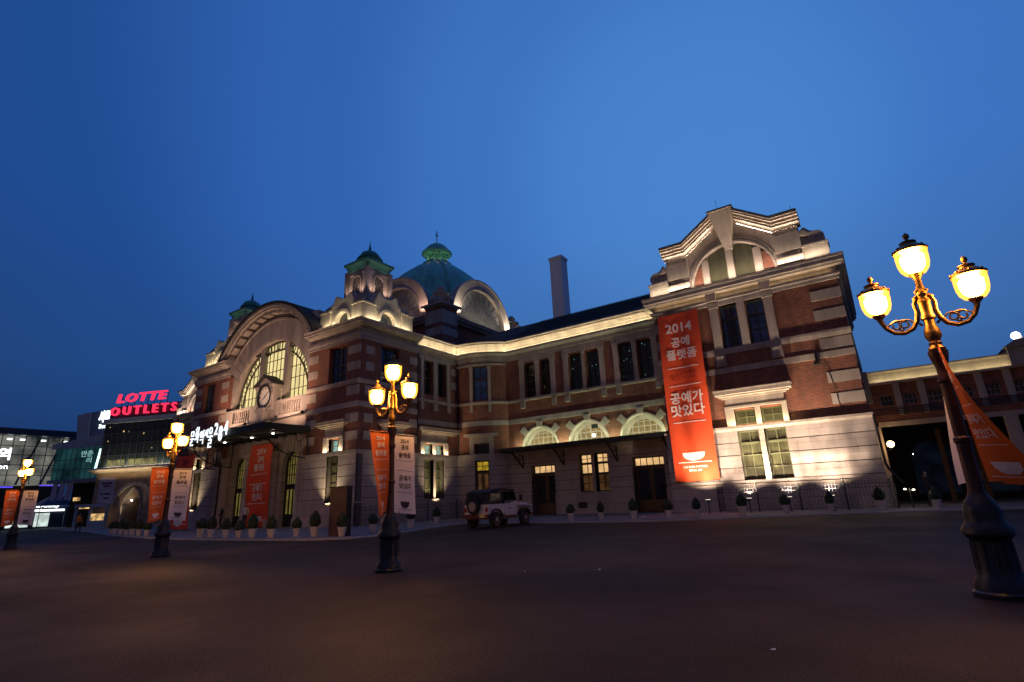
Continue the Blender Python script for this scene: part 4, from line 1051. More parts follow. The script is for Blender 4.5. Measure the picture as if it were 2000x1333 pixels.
# downpipes
dp = MB(); dp.tube([(-27.78, 28.45, .2), (-27.78, 28.45, 12.2)], .06, 8); dp.tube([(-27.85, 33.15, .2), (-27.85, 33.15, 12.2)], .06, 8); dp.tube([FW.pt(-11.1, .2, .15), FW.pt(-11.1, 12.2, .15)], .07, 8)
dp.tube([FP.pt(-.16, 4.6, .2), FP.pt(-.14, 2.2, .2), FP.pt(-.05, 1.9, .25), FP.pt(.4, 1.2, .3)], .06, 8); dp.build('downpipe', 'iron', B)
mb = MB(); mb.box(FP, -2.3, -2.0, 7.55, 7.68, .05, .45); mb.box(FP, -2.2, -2.1, 7.6, 8.3, .05, .12); mb.build('wall_light', 'iron', B)
mb = MB(); mb.tube([FP.pt(-2.0, 7.62, .1), FP.pt(-1.9, 7.7, .06), FP.pt(-1.7, 7.2, .05), FP.pt(-1.55, 6.0, .05), FP.pt(-1.5, 4.8, .05)], .015, 5); mb.build('cable', 'iron', B)
# ground-floor accent lights
strip((-7.2, 32.72, 4.75), (-4.05, 32.72, 4.75), (0, .25, 1), 7.0, (1, .80, .42), .04, B)
strip((-30.9, 22.66, 4.73), (-28.95, 22.66, 4.73), (0, .25, 1), 6.0, WARM, .04, B); strip((2*XC+28.95, 22.66, 4.73), (2*XC+30.9, 22.66, 4.73), (0, .25, 1), 6.0, WARM, .04, B)
strip((-27.46, 24.9, 4.73), (-27.46, 27.0, 4.73), (-.25, 0, 1), 6.0, WARM, .04, B); strip((-27.76, 28.95, 4.73), (-27.76, 31.9, 4.73), (-.25, 0, 1), 6.5, WARM, .04, B)
spot((-8.55, 31.3, .88), (-9.2, 32.9, 5.2), 950, (1, .74, .54), 110, 1., .05, B)
for x, y, z, k in ((-6.42, 31.3, .88, 780), (-4.5, 31.3, .88, 840), (-2.6, 31.3, .88, 880)): spot((x, y, z), (x, 33.0, 5.6), k, PINK, 118, 1., .05, B)
spot((-5.55, 32.45, 1.3), (-5.55, 32.85, 5.2), 700, (1, .82, .46), 90, .9, .04, B)
for p, t, k in (((-29.9, 22.15, 1.05), (-29.9, 22.75, 4.2), 260), ((2*XC+29.9, 22.15, 1.05), (2*XC+29.9, 22.75, 4.2), 260), ((-26.95, 25.95, 1.0), (-27.55, 25.95, 4.2), 220), ((-27.2, 30.4, 1.0), (-27.85, 30.4, 4.2), 260)): spot(p, t, k, WARM, 100, .95, .04, B)

# ------------------------------------------------------------------ right-hand side range, low, with a lit parapet
G = thing('side_range', 'low brick side range with a lit parapet and dark open passage below', 'building', (6, 36.5, 0))
FR = Fr((0, 36.0), (1, 0)); FRB = Fr((0, 36.8), (1, 0))
w = MB(); w.wall(FR, -.3, 16, 4.44, 6.5, [(a, a+.62, 5.3, 5.9) for a in (.27, 1.36, 2.45, 3.7, 4.8, 5.9, 7.2, 8.3)], -.5, 0); w.build('brick_wall', 'brick', G)
s = MB(); s.box(FR, -.3, 16, 6.5, 6.6, -.5, .3); s.box(FR, -.3, -.05, 5.9, 7.26, -.4, .5); s.prism(FR, [(-.3, 5.5), (-.05, 5.5), (-.05, 5.9), (-.3, 5.9)], -.3, .35)
for a in (.98, 2.08, 3.3, 4.5, 5.6, 6.9, 8.0): s.box(FR, a, a+.30, 5.15, 6.5, -.1, .12); s.box(FR, a+.05, a+.25, 4.75, 5.15, -.1, .2)
s.box(FR, -.05, 16, 4.2, 4.44, -.4, .05); s.box(FR, -.28, .02, .06, 4.2, -.4, .06)
for a in (5.2, 10.5): s.box(FR, a, a+.5, .06, 4.2, -.4, .06)
s.sweep([(-.05, 36.0), (16, 36.0)], [(-.4, 6.62), (.02, 6.62), (.02, 6.9), (.06, 7.1), (.16, 7.2), (.16, 7.26), (-.4, 7.28)])
s.build('stone_dressings', 'stone', G)
for a in (.27, 1.36, 2.45, 3.7, 4.8, 5.9, 7.2, 8.3): window(FR, a, a+.62, 5.3, 5.9, .25, 3, 2, 'glass', 'stone_grey', .03, .05, G)
c = MB()
for k in range(5): c.tube([FR.pt(-.25, 4.72+k*.09, 1.0-k*.05), FR.pt(16, 4.72+k*.09, 1.0-k*.05)], .025, 6)
c.build('pipe_canopy', 'iron', G)
i_ = MB(); i_.box(FR, -.3, 16, .07, 4.5, -7.2, -7.0); i_.box(FR, -.3, 16, 4.44, 4.55, -7, -.4); i_.box(FR, -.4, -.3, .07, 4.5, -7, -.4); i_.build('passage_wall', 'dark', G)
g_ = MB()
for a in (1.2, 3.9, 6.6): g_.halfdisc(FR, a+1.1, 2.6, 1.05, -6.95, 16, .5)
g_.build('passage_window', emit('passage_glass_reflection', (.02, .03, .06), .14, noise=.7, scale=1.2), G)  # faint blue emission painted in for reflections on the dark panes
sp = MB(); 
for a, z in ((1.35, 2.9), (3.9, 1.5)): sp.ball(FR.pt(a, z, -6.0), .022)
sp.build('passage_bulb', 'bulb', G)
gl_ = MB(); gl_.ball((.28, 35.55, 3.22), .17); gl_.build('globe_lamp', 'orange_bulb', G); point((.35, 35.2, 3.2), 24, (1, .62, .3), .15, G)
mb = MB(); mb.tube([(.1, 35.95, 2.9), (.28, 35.6, 2.95), (.28, 35.55, 3.1)], .03, 6); mb.build('lamp_bracket', 'iron', G)
cols_ = MB()
for a in (2.6, 4.2): cols_.box(FR, a, a+.25, .06, 4.2, -5, -4.7)
cols_.build('passage_post', 'wood', G)
pz = MB(); pz.bx(6.0, 7.6, 35.6, 37.2, 6.6, 7.5); pz.prism(FR, [(5.85, 7.5), (7.75, 7.5), (7.2, 7.85), (6.4, 7.85)], -1.3, .55); pz.lathe((6.75, 36.3, 7.8), [(.3, 0), (.15, .1), (.08, .3)], 10); po_ = pz.build('roof_pier', 'stone_grey', G)
MB().ball((6.6, 36.3, 8.16), .2).build('globe_lamp', emit('white_globe', (1, .95, 1), 6), po_); point((6.6, 35.9, 8.25), 30, (1, .9, .95), .2, G)
strip((.05, 35.8, 6.625), (16, 35.8, 6.625), (0, .5, 1), 1.0, (1, .82, .42), .05, G)
rr_ = MB(); rr_.add([(-.3, 36.4, 7.2), (16, 36.4, 7.2), (16, 48, 8.5), (-.3, 48, 8.5)], [(0, 1, 2, 3)]); rr_.build('roof', 'slate', G)

# ------------------------------------------------------------------ chimney
mb = MB(); mb.bx(-24.55, -23.2, 44.0, 45.2, 0, 24.45); mb.bx(-24.63, -23.12, 43.92, 45.28, 24.45, 24.75); 
tag(mb.build('chimney', 'chim'), 'tall plain white square chimney rising behind the station roof', 'chimney')

# ------------------------------------------------------------------ street lamps
def make_lamp():
    t = thing('street_lamp', 'x', 'street lamp', (0, 0, 0), 'ornate three-globe street lamps across the plaza')
    b = MB(); b.lathe((0, 0, 0), [(.27, 0), (.27, .05), (.245, .07), (.235, .16), (.20, .20), (.195, .24), (.185, .27), (.172, .56), (.20, .60), (.23, .63), (.23, .68), (.19, .74), (.17, .78), (.175, .86), (.15, .93), (.13, .98), (.10, 1.02), (.085, 1.06)], 24)
    for k in range(12):
        a = math.pi*k/6; b.tube([(.178*math.cos(a), .178*math.sin(a), .28), (.170*math.cos(a), .170*math.sin(a), .56)], .014, 5)
    b.build('base', 'iron_lamp', t, smooth='angle')
    p = MB(); p.lathe((0, 0, 0), [(.09, 1.03), (.075, 1.1), (.068, 1.6), (.085, 1.62), (.085, 1.66), (.066, 1.68), (.06, 2.3), (.08, 2.32), (.08, 2.36), (.06, 2.40), (.062, 2.5), (.085, 2.58), (.10, 2.66), (.10, 2.69)], 20); p.build('shaft', 'iron_red', t, smooth='angle')
    v = MB(); v.lathe((0, 0, 0), [(.08, 2.69), (.09, 2.72), (.06, 2.76), (.07, 2.79), (.05, 2.81), (.085, 2.87), (.082, 2.94), (.055, 3.02), (.055, 3.08), (.075, 3.10), (.075, 3.13), (.065, 3.15), (.065, 3.30), (.075, 3.32), (.055, 3.36), (.05, 3.40), (.06, 3.46), (.035, 3.54), (.035, 3.62), (.06, 3.66)], 20)
    for k in range(6):
        a = math.pi*k/3; v.ball((.06*math.cos(a), .06*math.sin(a), 3.40), .022, 8); v.ball((.062*math.cos(a+.5), .062*math.sin(a+.5), 3.46), .018, 8)
    v.build('finial_stem', 'bronze', t, smooth='angle')
    for s_ in (-1, 1):
        a = MB()
        pts = [(s_*(.08), 0, 3.36), (s_*.10, 0, 3.30), (s_*.09, 0, 3.20), (s_*.11, 0, 3.10), (s_*.17, 0, 3.01), (s_*.26, 0, 2.97), (s_*.36, 0, 2.99), (s_*.43, 0, 3.06), (s_*.47, 0, 3.15), (s_*.48, 0, 3.22)]
        a.tube(pts, [.022, .024, .026, .028, .028, .027, .026, .026, .028, .04], 10); a.ball((s_*.075, 0, 3.375), .034, 10)
        for cx_, cz_, r_, a0, a1 in ((.24, 3.07, .055, 0, 5.2), (.33, 3.075, .06, 1.0, 7.0), (.285, 3.03, .03, 0, 6.3)):
            a.tube([(s_*(cx_+r_*(1-i*.035)*math.cos(a0+(a1-a0)*i/14)), 0, cz_+r_*(1-i*.035)*math.sin(a0+(a1-a0)*i/14)) for i in range(15)], .011, 6)
        a.tube([(s_*.14, 0, 3.08), (s_*.19, 0, 3.13), (s_*.25, 0, 3.135), (s_*.33, 0, 3.14), (s_*.40, 0, 3.10), (s_*.43, 0, 3.06)], .011, 6); a.tube([(s_*.1, 0, 3.06), (s_*.07, 0, 3.03)], .015, 6)
        a.build('arm', 'bronze', t, smooth='angle')
    for x, z, k in ((0, 3.66, 1.05), (-.48, 3.22, 1.), (.48, 3.22, 1.)):
        c = MB(); c.lathe((x, 0, z), [(.03, -.03), (.06, 0), (.075*k, .03)], 20); cup = c; c = MB()
        c.lathe((x, 0, z), [(.13*k, .305*k), (.176*k, .31*k), (.182*k, .335*k), (.155*k, .36*k), (.12*k, .385*k), (.10*k, .40*k), (.075*k, .41*k), (.07*k, .43*k), (.088*k, .435*k), (.085*k, .445*k), (.05*k, .46*k), (.02*k, .475*k), (.016*k, .49*k), (.03*k, .50*k), (.036*k, .52*k), (.03*k, .545*k), (.012*k, .56*k), (.002, .575*k)], 24)
        for q in range(8):
            a_ = math.pi*q/4; c.ball((x+.165*k*math.cos(a_), .165*k*math.sin(a_), z+.35*k), .016, 6)
        h = c.build('lantern', 'bronze', t, smooth='angle'); cup.build('cup', 'bronze', h, smooth='angle')
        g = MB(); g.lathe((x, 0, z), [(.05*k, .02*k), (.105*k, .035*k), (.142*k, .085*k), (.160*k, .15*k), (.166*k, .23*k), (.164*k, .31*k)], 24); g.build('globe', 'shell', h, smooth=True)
        g = MB(); g.lathe((x, 0, z), [(.03*k, .055*k), (.075*k, .075*k), (.105*k, .12*k), (.118*k, .18*k), (.120*k, .25*k), (.09*k, .285*k)], 16); g.build('bulb', 'globe', h, smooth=True)
    return t
lamp0 = make_lamp()
LAMPS = [(.74, 8.0, 'biggest street lamp, its orange banner blown sideways across the dark passage'), (-8.18, 7.65, 'street lamp in front of the station tower, beside the brown totem'), (-18.58, 8.15, 'street lamp standing in front of the red mall letters and stone archway'), (-33.76, 8.4, 'smallest street lamp in view, standing before the lit glass hall')]
for i, (x, y, lb) in enumerate(LAMPS):
    o = lamp0 if i == 0 else copy_tree(lamp0)
    o.location = (x, y, 0); o['label'] = lb

# ------------------------------------------------------------------ cloth banners on the lamps
class Cloth:                    # hanging cloth: u across from the pole outward, v down, may swing and twist
    curved = True
    def __init__(s, o, ang0, ang1, w, z0, z1, flip=1, out=0., wave=.03, taper=1.0, power=1.):
        s.pw = power
        s.o = o; s.a0 = ang0; s.a1 = ang1; s.w = w; s.z0 = z0; s.z1 = z1; s.flip = flip; s.out = out; s.wave = wave; s.tp = taper
    def pt(s, u, z, d):
        t = (s.z1-z)/(s.z1-s.z0); a = s.a0+(s.a1-s.a0)*t**s.pw
        q = u*(1+(s.tp-1)*t); bend = s.wave*math.sin(u/s.w*5+t*4)*t
        x = s.o[0]+math.cos(a)*q-math.sin(a)*(bend+d*s.flip); y = s.o[1]+math.sin(a)*q+math.cos(a)*(bend+d*s.flip)
        return (x+s.out*t, y, z - .06*t*(u/s.w))
def lamp_banner(x, y, sign, mat, ink, label, a0, a1, mirror, w=.50, z0=1.06, z1=2.62, wave=.03, taper=1., out=0., power=1.):
    o = thing('banner', label, 'banner', (x, y, z1), 'lamp post banners')
    C = Cloth((x, y+sign*.07), a0, a1, w, z0, z1, 1, out, wave, taper, power)
    n, m_ = 6, 14; mb = MB()
    vs = [C.pt(w*i/n, z0+(z1-z0)*j/m_, 0) for j in range(m_+1) for i in range(n+1)]
    mb.add(vs, [(j*(n+1)+i, j*(n+1)+i+1, (j+1)*(n+1)+i+1, (j+1)*(n+1)+i) for j in range(m_) for i in range(n)])
    vs2 = [C.pt(w*i/n, z0+(z1-z0)*j/m_, .004) for j in range(m_+1) for i in range(n+1)]
    mb.build('cloth', mat, o, smooth=True)
    class T:
        curved = True
        def pt(s, u, z, d): return C.pt(w-u if mirror else u, z, (.008+d)*(1 if mirror else -1))
    F = T(); h = z1-z0; zt = lambda f: z1-h*f
    text('lettering', '2014', F, w/2, zt(.115), 0, ink, o, h=.085, bold=.02)
    text('lettering', '공예', F, w/2, zt(.205), 0, ink, o, h=.105, bold=.02)
    text('lettering', '플랫폼', F, w/2, zt(.305), 0, ink, o, h=.11, bold=.02)
    text('lettering', '공예가', F, w/2, zt(.60), 0, ink, o, h=.11, bold=.02)
    text('lettering', '맛있다', F, w/2, zt(.70), 0, ink, o, h=.11, bold=.02)
    for f in (.35, .475, .745, .955):
        ln_ = MB()
        for i in range(6):
            a, b = w*.12+w*.76*i/6, w*.12+w*.76*(i+1)/6
            ln_.add([F.pt(a, zt(f), 0), F.pt(b, zt(f), 0), F.pt(b, zt(f)+.008, 0), F.pt(a, zt(f)+.008, 0)], [(0, 1, 2, 3)])
        ln_.build('rule', ink, o)
    bw = MB(); c = w*.5; pr = [(-.13, .93-.075), (-.11, .90), (-.07, .925), (-.05, .935), (.05, .935), (.07, .925), (.11, .90), (.13, .855)]
    q = [(c+a, zt(f)) for a, f in pr]
    for (a, za), (b, zb) in zip(q, q[1:]):
        zt0 = zt(.855); bw.add([F.pt(a, za, 0), F.pt(b, zb, 0), F.pt(b, zt0, 0), F.pt(a, zt0, 0)], [(0, 1, 2, 3)])
    bw.build('bowl_emblem', ink, o)
    ar = MB(); ar.tube([(x, y+sign*.03, z1-.02), C.pt(w+.02, z1-.02, 0)], .012, 6); ar.build('bracket', 'iron', o); ar = MB(); ar.tube([(x, y+sign*.03, z0+.01), C.pt(w*.25, z0+.02, 0)], .01, 6); ar.build('bracket', 'iron', o)
    return o
names = ('the biggest street lamp', 'the lamp before the tower', 'the lamp before the mall sign', 'the small lamp before the glass hall')
for i, (x, y, lb) in enumerate(LAMPS):
    a0 = R(-90); 
    if i == 0:
        lamp_banner(x, y, -1, 'orange', 'ink_white', 'orange banner twisted by the wind on '+names[i], R(-94), R(-34), False, .46, 1.16, 2.76, .02, 1.15, .13, 2.1)
        lamp_banner(x, y, 1, 'white_cloth', 'ink_dark', 'white banner seen edge-on behind the orange one on '+names[i], R(88), R(100), False, .5, 1.2, 2.70)
    else:
        lamp_banner(x, y, -1, 'orange', 'ink_white', 'orange banner with white Korean lettering on '+names[i], R(-90), R(-90+(18 if i == 1 else 8)), True, .5, 1.06, 2.62, .05, .72 if i == 1 else .9)
        lamp_banner(x, y, 1, 'white_cloth', 'ink_dark', 'white banner with dark lettering and bowl emblem on '+names[i], R(90), R(90-(4 if i == 1 else -10)), False, .55, 1.06, 2.60, .03, 1.1)

# ------------------------------------------------------------------ big banners on the building
def big_banner(F, u0, u1, z0, z1, d, label, rows, bowlz, linez, parent=None, skew=0.):
    o = thing('hanging_banner', label, 'banner', F.pt((u0+u1)/2, z1, d))
    n, m_ = 16, 40; mb = MB(); hh = z1-z0
    class T:
        curved = True
        def pt(s, u, z, dd):
            t = (z1-z)/hh
            return F.pt(u+skew*t, z, d+dd+.08*math.sin((u-u0)/(u1-u0)*7+1+3*t)*(.3+t*(1-t)*2)+.03*math.sin((u-u0)/(u1-u0)*15-9*t)*(.3+t)+.10*math.sin(t*3.14))
    W = T()
    mb.add([W.pt(u0+(u1-u0)*i/n, z0+hh*j/m_, 0) for j in range(m_+1) for i in range(n+1)], [(j*(n+1)+i, j*(n+1)+i+1, (j+1)*(n+1)+i+1, (j+1)*(n+1)+i) for j in range(m_) for i in range(n)])
    mb.build('cloth', 'red', o, smooth=True)
    c = (u0+u1)/2
    for body, z, h, ink in rows: text('lettering', body, W, c, z, .035, ink, o, h=h, bold=.022)
    for z in linez:
        ln_ = MB()
        for i in range(8):
            a, b = u0+.3+(u1-u0-.6)*i/8, u0+.3+(u1-u0-.6)*(i+1)/8; t_ = .045
            ln_.add([W.pt(a, z, .02), W.pt(b, z, .02), W.pt(b, z+t_, .02), W.pt(a, z+t_, .02)], [(0, 1, 2, 3)])
        ln_.build('rule', 'ink_white', o)
    bw = MB(); r = .66*(u1-u0)/2.55; q = [(c+r*math.cos(math.pi+math.pi*i/10)*(1 if i in (0, 10) else 1), bowlz-.47*(u1-u0)/2.55*math.sin(math.pi*i/10)**.8) for i in range(11)]
    for (a, za), (b, zb) in zip(q, q[1:]): bw.add([W.pt(a, za, .02), W.pt(b, zb, .02), W.pt(b, bowlz, .02), W.pt(a, bowlz, .02)], [(0, 1, 2, 3)])
    bw.build('bowl_emblem', 'ink_white', o)
    rd = MB(); rd.tube([F.pt(u0-.1, z1, d), F.pt(u1+.1, z1, d)], .03, 6); rd.tube([F.pt(u0-.05+skew, z0, d), F.pt(u1+.05+skew, z0, d)], .025, 6); rd.build('rail', 'iron', o)
    return o
big_banner(FP, -10.5, -7.95, 1.78, 12.15, .36, 'tall red-orange banner hanging full height on the gabled pavilion', [('2014', 10.87, .62, 'ink_white'), ('공예', 9.93, .64, 'ink_white'), ('플랫폼', 9.12, .66, 'ink_white'), ('CRAFT', 8.16, .24, 'ink_red'), ('PLATFORM', 7.82, .24, 'ink_red'), ('공예가', 6.38, .70, 'ink_white'), ('맛있다', 5.60, .72, 'ink_white'), ('CULTURE STATION', 2.56, .12, 'ink_white'), ('SEOUL 284', 2.36, .12, 'ink_white')], 3.44, (8.58, 7.46, 5.22, 2.86), skew=-.15)
big_banner(FC, -39.45, -36.6, .10, 5.95, .55, 'red-orange banner hanging between the entrance columns under the canopy', [('2014', 5.2, .44, 'ink_white'), ('공예', 4.62, .46, 'ink_white'), ('플랫폼', 4.02, .5, 'ink_white'), ('공예가', 2.52, .52, 'ink_white'), ('맛있다', 1.92, .52, 'ink_white')], .82, (3.75, 3.05, 1.7, .55))
big_banner(Fr((0, 20.1), (1, 0)), -44.75, -42.05, .15, 5.45, .1, 'red-orange banner hanging from the canopy end, mostly hidden behind the lamp banners', [('2014', 4.75, .40, 'ink_red'), ('공예', 4.2, .42, 'ink_red'), ('플랫폼', 3.65, .45, 'ink_red'), ('공예가', 2.3, .45, 'ink_white'), ('맛있다', 1.75, .45, 'ink_white')], .85, (3.4, 2.85, 1.5, .5))  # upper rows are white print, their shade put in as dark red ink

# ------------------------------------------------------------------ information totem
mb = MB(); mb.bx(-19.95, -18.85, 15.2, 15.42, .06, 2.02); ob = mb.build('information_totem', 'board', loc=(-19.4, 15.3, .06))
tag(ob, 'dark brown upright information totem standing at the kerb', 'sign')
mb = MB(); mb.bx(-19.99, -18.81, 15.16, 15.46, 2.02, 2.06); mb.bx(-18.85, -18.81, 15.18, 15.44, .06, 2.02); mb.build('edge_trim', 'iron', ob)
mb = MB()
for k in range(9): mb.bx(-19.8, -19.05-.1*(k % 3), 15.19, 15.2, 1.75-.1*k, 1.775-.1*k)
mb.build('text_lines', 'joint', ob)

# ------------------------------------------------------------------ iron fences
def fence(name, label, pts, h, posts, z0=KZ):
    o = thing(name, label, 'fence', (*pts[0], z0)); mb = MB()
    for a, b in zip(pts, pts[1:]):
        a, b = Vector(a), Vector(b); L = (b-a).length; n = max(2, int(L/.14))
        for z in (.12, h-.30, h-.12): mb.tube([(*a, z0+z), (*b, z0+z)], .014, 4)
        for i in range(n+1):
            p = a+(b-a)*i/n; mb.tube([(p.x, p.y, z0+.05), (p.x, p.y, z0+h)], .009, 4)
            if i % 2 == 0: mb.ball((p.x, p.y, z0+h), .022, 5)
        n2 = max(1, int(L/.42))
        for i in range(n2):
            p = a+(b-a)*(i+.5)/n2; dr_ = (b-a).normalized()
            mb.tube([(p.x+dr_.x*.10*math.cos(t), p.y+dr_.y*.10*math.cos(t), z0+h-.21+.085*math.sin(t)) for t in [2*math.pi*k/10 for k in range(11)]], .008, 4, False)
            mb.tube([(p.x+dr_.x*.14*math.cos(t), p.y+dr_.y*.14*math.cos(t), z0+.35+.12*math.sin(t)) for t in [2*math.pi*k/10 for k in range(11)]], .008, 4, False)
    mb.build('railing', 'iron', o)
    for q in posts:
        p = MB(); p.tube([(q[0], q[1], z0), (q[0], q[1], z0+h+.08)], .032, 6); p.ball((q[0], q[1], z0+h+.12), .05, 8); p.build('post', 'iron', o)
    return o
fence('iron_fence', 'black iron fence with ring ornaments before the gabled pavilion', [(-8.05, 32.75), (-8.05, 31.55), (.0, 31.55), (.0, 32.75)], 1.32, [(-8.05, 31.55), (-6.04, 31.55), (-4.03, 31.55), (-2.02, 31.55), (.0, 31.55)])
fence('iron_fence', 'black iron fence along the flank of the station tower', [(-27.3, 22.0), (-26.3, 22.0), (-26.3, 33.0)], 1.2, [(-26.3, 22.0), (-26.3, 25.0), (-26.3, 28.0), (-26.3, 31.0)])

# ------------------------------------------------------------------ floodlights standing on the ground
def make_flood():
    t = thing('floodlight', 'x', 'floodlight', (0, 0, 0), 'floodlights at the foot of the gabled pavilion')
    MB().lathe((0, 0, 0), [(.09, 0), (.09, .03), (.025, .05), (.025, .62)], 10).build('stand', 'iron', t)
    h = MB(); h.lathe((0, 0, .60), [(.06, 0), (.13, .06), (.15, .10)], 14); h.build('housing', 'iron', t, smooth='angle')
    MB().lathe((0, 0, .695), [(.13, 0), (.13, .012)], 14).build('lens', 'lens', t)
    return t
fl0 = make_flood()
for i, (x, lb) in enumerate(((-8.55, 'floodlight under the tall red banner'), (-6.42, 'floodlight in front of the fence, between banner and pavilion window'), (-4.5, 'floodlight in front of the fence, next to the pavilion window'), (-2.6, 'floodlight in front of the fence, beside the striped pavilion corner'))):
    o = fl0 if i == 0 else copy_tree(fl0); o.location = (x, 31.3, KZ); o['label'] = lb
gl0 = thing('garden_light', 'pair of small bright garden lights on a post by the fence end', 'garden light', (.55, 31.6, KZ))
mb = MB(); mb.tube([(.55, 31.6, KZ), (.55, 31.6, .95)], .03, 6); mb.tube([(.35, 31.6, .85), (.75, 31.6, .82)], .02, 6); mb.build('post', 'iron', gl0)
mb = MB(); mb.ball((.38, 31.6, .92), .055, 8, .5); mb.ball((.70, 31.6, .88), .06, 8, .5); mb.build('lens', emit('garden_glow', (1, .9, .65), 8), gl0); point((.5, 31.3, .95), 5, (1, .9, .6), .1, gl0)

# ------------------------------------------------------------------ potted topiary
def shrub_mesh(h, r, seed):
    rg = random.Random(seed); mb = MB()
    shape = lambda t: r*(math.sin(math.pi*min(1, t*1.0)**.75)**.75)
    mb.mi = 0
    for k in range(620):
        t = rg.random(); a = rg.random()*6.283; rr = shape(t)*(.72+.34*rg.random()); z = .38+h*t
        c = Vector((rr*math.cos(a), rr*math.sin(a), z)); s_ = .035+.02*rg.random()
        nrm = Vector((math.cos(a), math.sin(a), (t-.45)*1.6)).normalized()+Vector((rg.uniform(-.7, .7), rg.uniform(-.7, .7), rg.uniform(-.7, .7)))
        x = nrm.orthogonal().normalized(); y = nrm.cross(x).normalized(); q = rg.random()*6.283
        x, y = x*math.cos(q)+y*math.sin(q), y*math.cos(q)-x*math.sin(q)
        mb.add([c-x*s_*1.4, c-y*s_*.6, c+x*s_*1.4, c+y*s_*.6], [(0, 1, 2, 3)])
    mb.mi = 1
    mb.lathe((0, 0, .38), [(max(.01, shape(i/8)*.74), h*i/8) for i in range(9)], 10)
    return mb
def make_pot(h, r, seed):
    t = thing('potted_topiary', 'x', 'potted plant', (0, 0, 0), 'clipped potted shrubs along the station kerb')
    p = MB(); p.lathe((0, 0, 0), [(.125, 0), (.135, .02), (.185, .36), (.205, .37), (.205, .42), (.18, .42), (.17, .38)], 18); p.build('pot', 'terrazzo', t, smooth='angle')
    s = shrub_mesh(h, r, seed); s.build('shrub', ['leaf', 'leaf_core'], t)
    MB().lathe((0, 0, .3), [(.03, 0), (.028, .25)], 8).build('stem', 'soil', t)
    return t
protos = [make_pot(.62, .25, 1), make_pot(.56, .27, 2), make_pot(.70, .24, 3)]
POTS = [(-47.6, 17.35), (-45.6, 16.85), (-43.6, 16.45), (-41.8, 16.1), (-40.0, 15.75), (-38.2, 15.4), (-36.4, 15.1),
        (-28.7, 14.3), (-27.7, 14.3), (-26.3, 14.2), (-24.9, 14.1), (-23.8, 14.15), (-22.65, 14.3), (-21.7, 14.9), (-20.45, 14.9), (-18.75, 14.95), (-19.4, 17.4), (-20.3, 20.4), (-21.2, 24.2)]
POTS = [(-47.6, 17.35), (-45.6, 16.85), (-43.6, 16.45), (-41.8, 16.1), (-40.0, 15.75), (-38.2, 15.4), (-36.4, 15.1)] + [(x*1.059, y*1.059) for x, y in ((-27.28, 13.62), (-26.37, 13.63), (-24.92, 13.53), (-23.61, 13.38), (-22.62, 13.41), (-21.5, 13.57), (-20.64, 14.15), (-19.45, 14.16), (-17.79, 14.18), (-18.83, 16.64), (-19.32, 19.39), (-20.93, 23.0), (-13.18, 24.05), (-11.9, 24.72), (-9.98, 24.13), (-8.53, 24.66), (-7.47, 25.3), (-5.77, 26.43), (-4.15, 27.4), (-2.47, 28.2), (-.63, 29.0), (1.32, 29.0))]
ORD = ['first', 'second', 'third', 'fourth', 'fifth', 'sixth', 'seventh', 'eighth', 'ninth', 'tenth', 'eleventh']
used = set()
for i, (x, y) in enumerate(POTS):
    k = i % 3; o = protos[k] if k not in used else copy_tree(protos[k]); used.add(k)
    o.location = (x, y, KZ); o.rotation_euler.z = i*1.3; sc_ = .80+.2*((i*37) % 10)/10; o.scale = (sc_, sc_, sc_)
    if i < 7: lb = 'potted shrub before the pointed mall archway, %s from the ticket booth' % ORD[i]
    elif i < 16: lb = 'potted shrub on the kerb before the station entrance, %s from the brown totem' % ORD[15-i]
    elif i < 19: lb = 'potted shrub beside the tower flank fence, %s from the lamp banner' % ORD[i-16]
    else: lb = 'potted shrub along the kerb before the wing, %s from the jeep' % ORD[i-19]
    o['label'] = lb

# ------------------------------------------------------------------ jeep
J = thing('jeep', 'white open jeep with a black soft top and spare wheel, parked by the wing', 'car', (0, 0, 0))
FJ = Fr((0, 0), (0, 1))        # u = forward (Y), d = to the right (X)
b = MB()
b.prism(FJ, [(-1.75, .62), (-.45, .62), (-.45, .52), (.55, .52), (.55, .62), (.62, 1.0), (.62, 1.13), (-.05, 1.06), (-1.75, 1.06)], -.74, .74)
b.prism(FJ, [(.62, .60), (1.72, .60), (1.76, .72), (1.76, 1.02), (1.70, 1.06), (.62, 1.13)], -.56, .56)
b.prism(FJ, [(.72, .95), (1.80, .90), (1.86, .84), (1.86, .90), (1.78, .97), (.72, 1.02)], .50, .82); b.prism(FJ, [(.72, .95), (1.80, .90), (1.86, .84), (1.86, .90), (1.78, .97), (.72, 1.02)], -.82, -.50)
b.prism(FJ, [(-.05, 1.055), (.60, 1.06), (.60, 1.2), (.45, 1.16)], -.735, .735)
b.build('body', 'white_paint', J)
for s_ in (-1, 1):
    d_ = MB(); a, c = sorted((s_*.742, s_*.765)); d_.prism(FJ, [(-.42, .58), (.5, .58), (.56, .95), (.5, 1.03), (-.42, 1.03)], a, c); d_.build('door', 'white_paint', J)
mk = MB()
for u, z, w_, h_ in ((-.2, .80, .05, .07), (-.12, .80, .05, .07), (-.04, .80, .05, .07), (.04, .80, .05, .07)): mk.box(FJ, u, u+w_*.8, z, z+h_, .765, .768)
for u, z, w_, h_ in ((.80, .80, .14, .03), (.80, .74, .03, .06), (.80, .72, .12, .03), (.92, .86, .10, .03), (-1.6, .85, .07, .03), (-1.6, .78, .07, .03)): mk.box(FJ, u, u+w_, z, z+h_, .742 if u < 0 else .562, .745 if u < 0 else .565)
mk.build('decal', 'ink_dark', J)
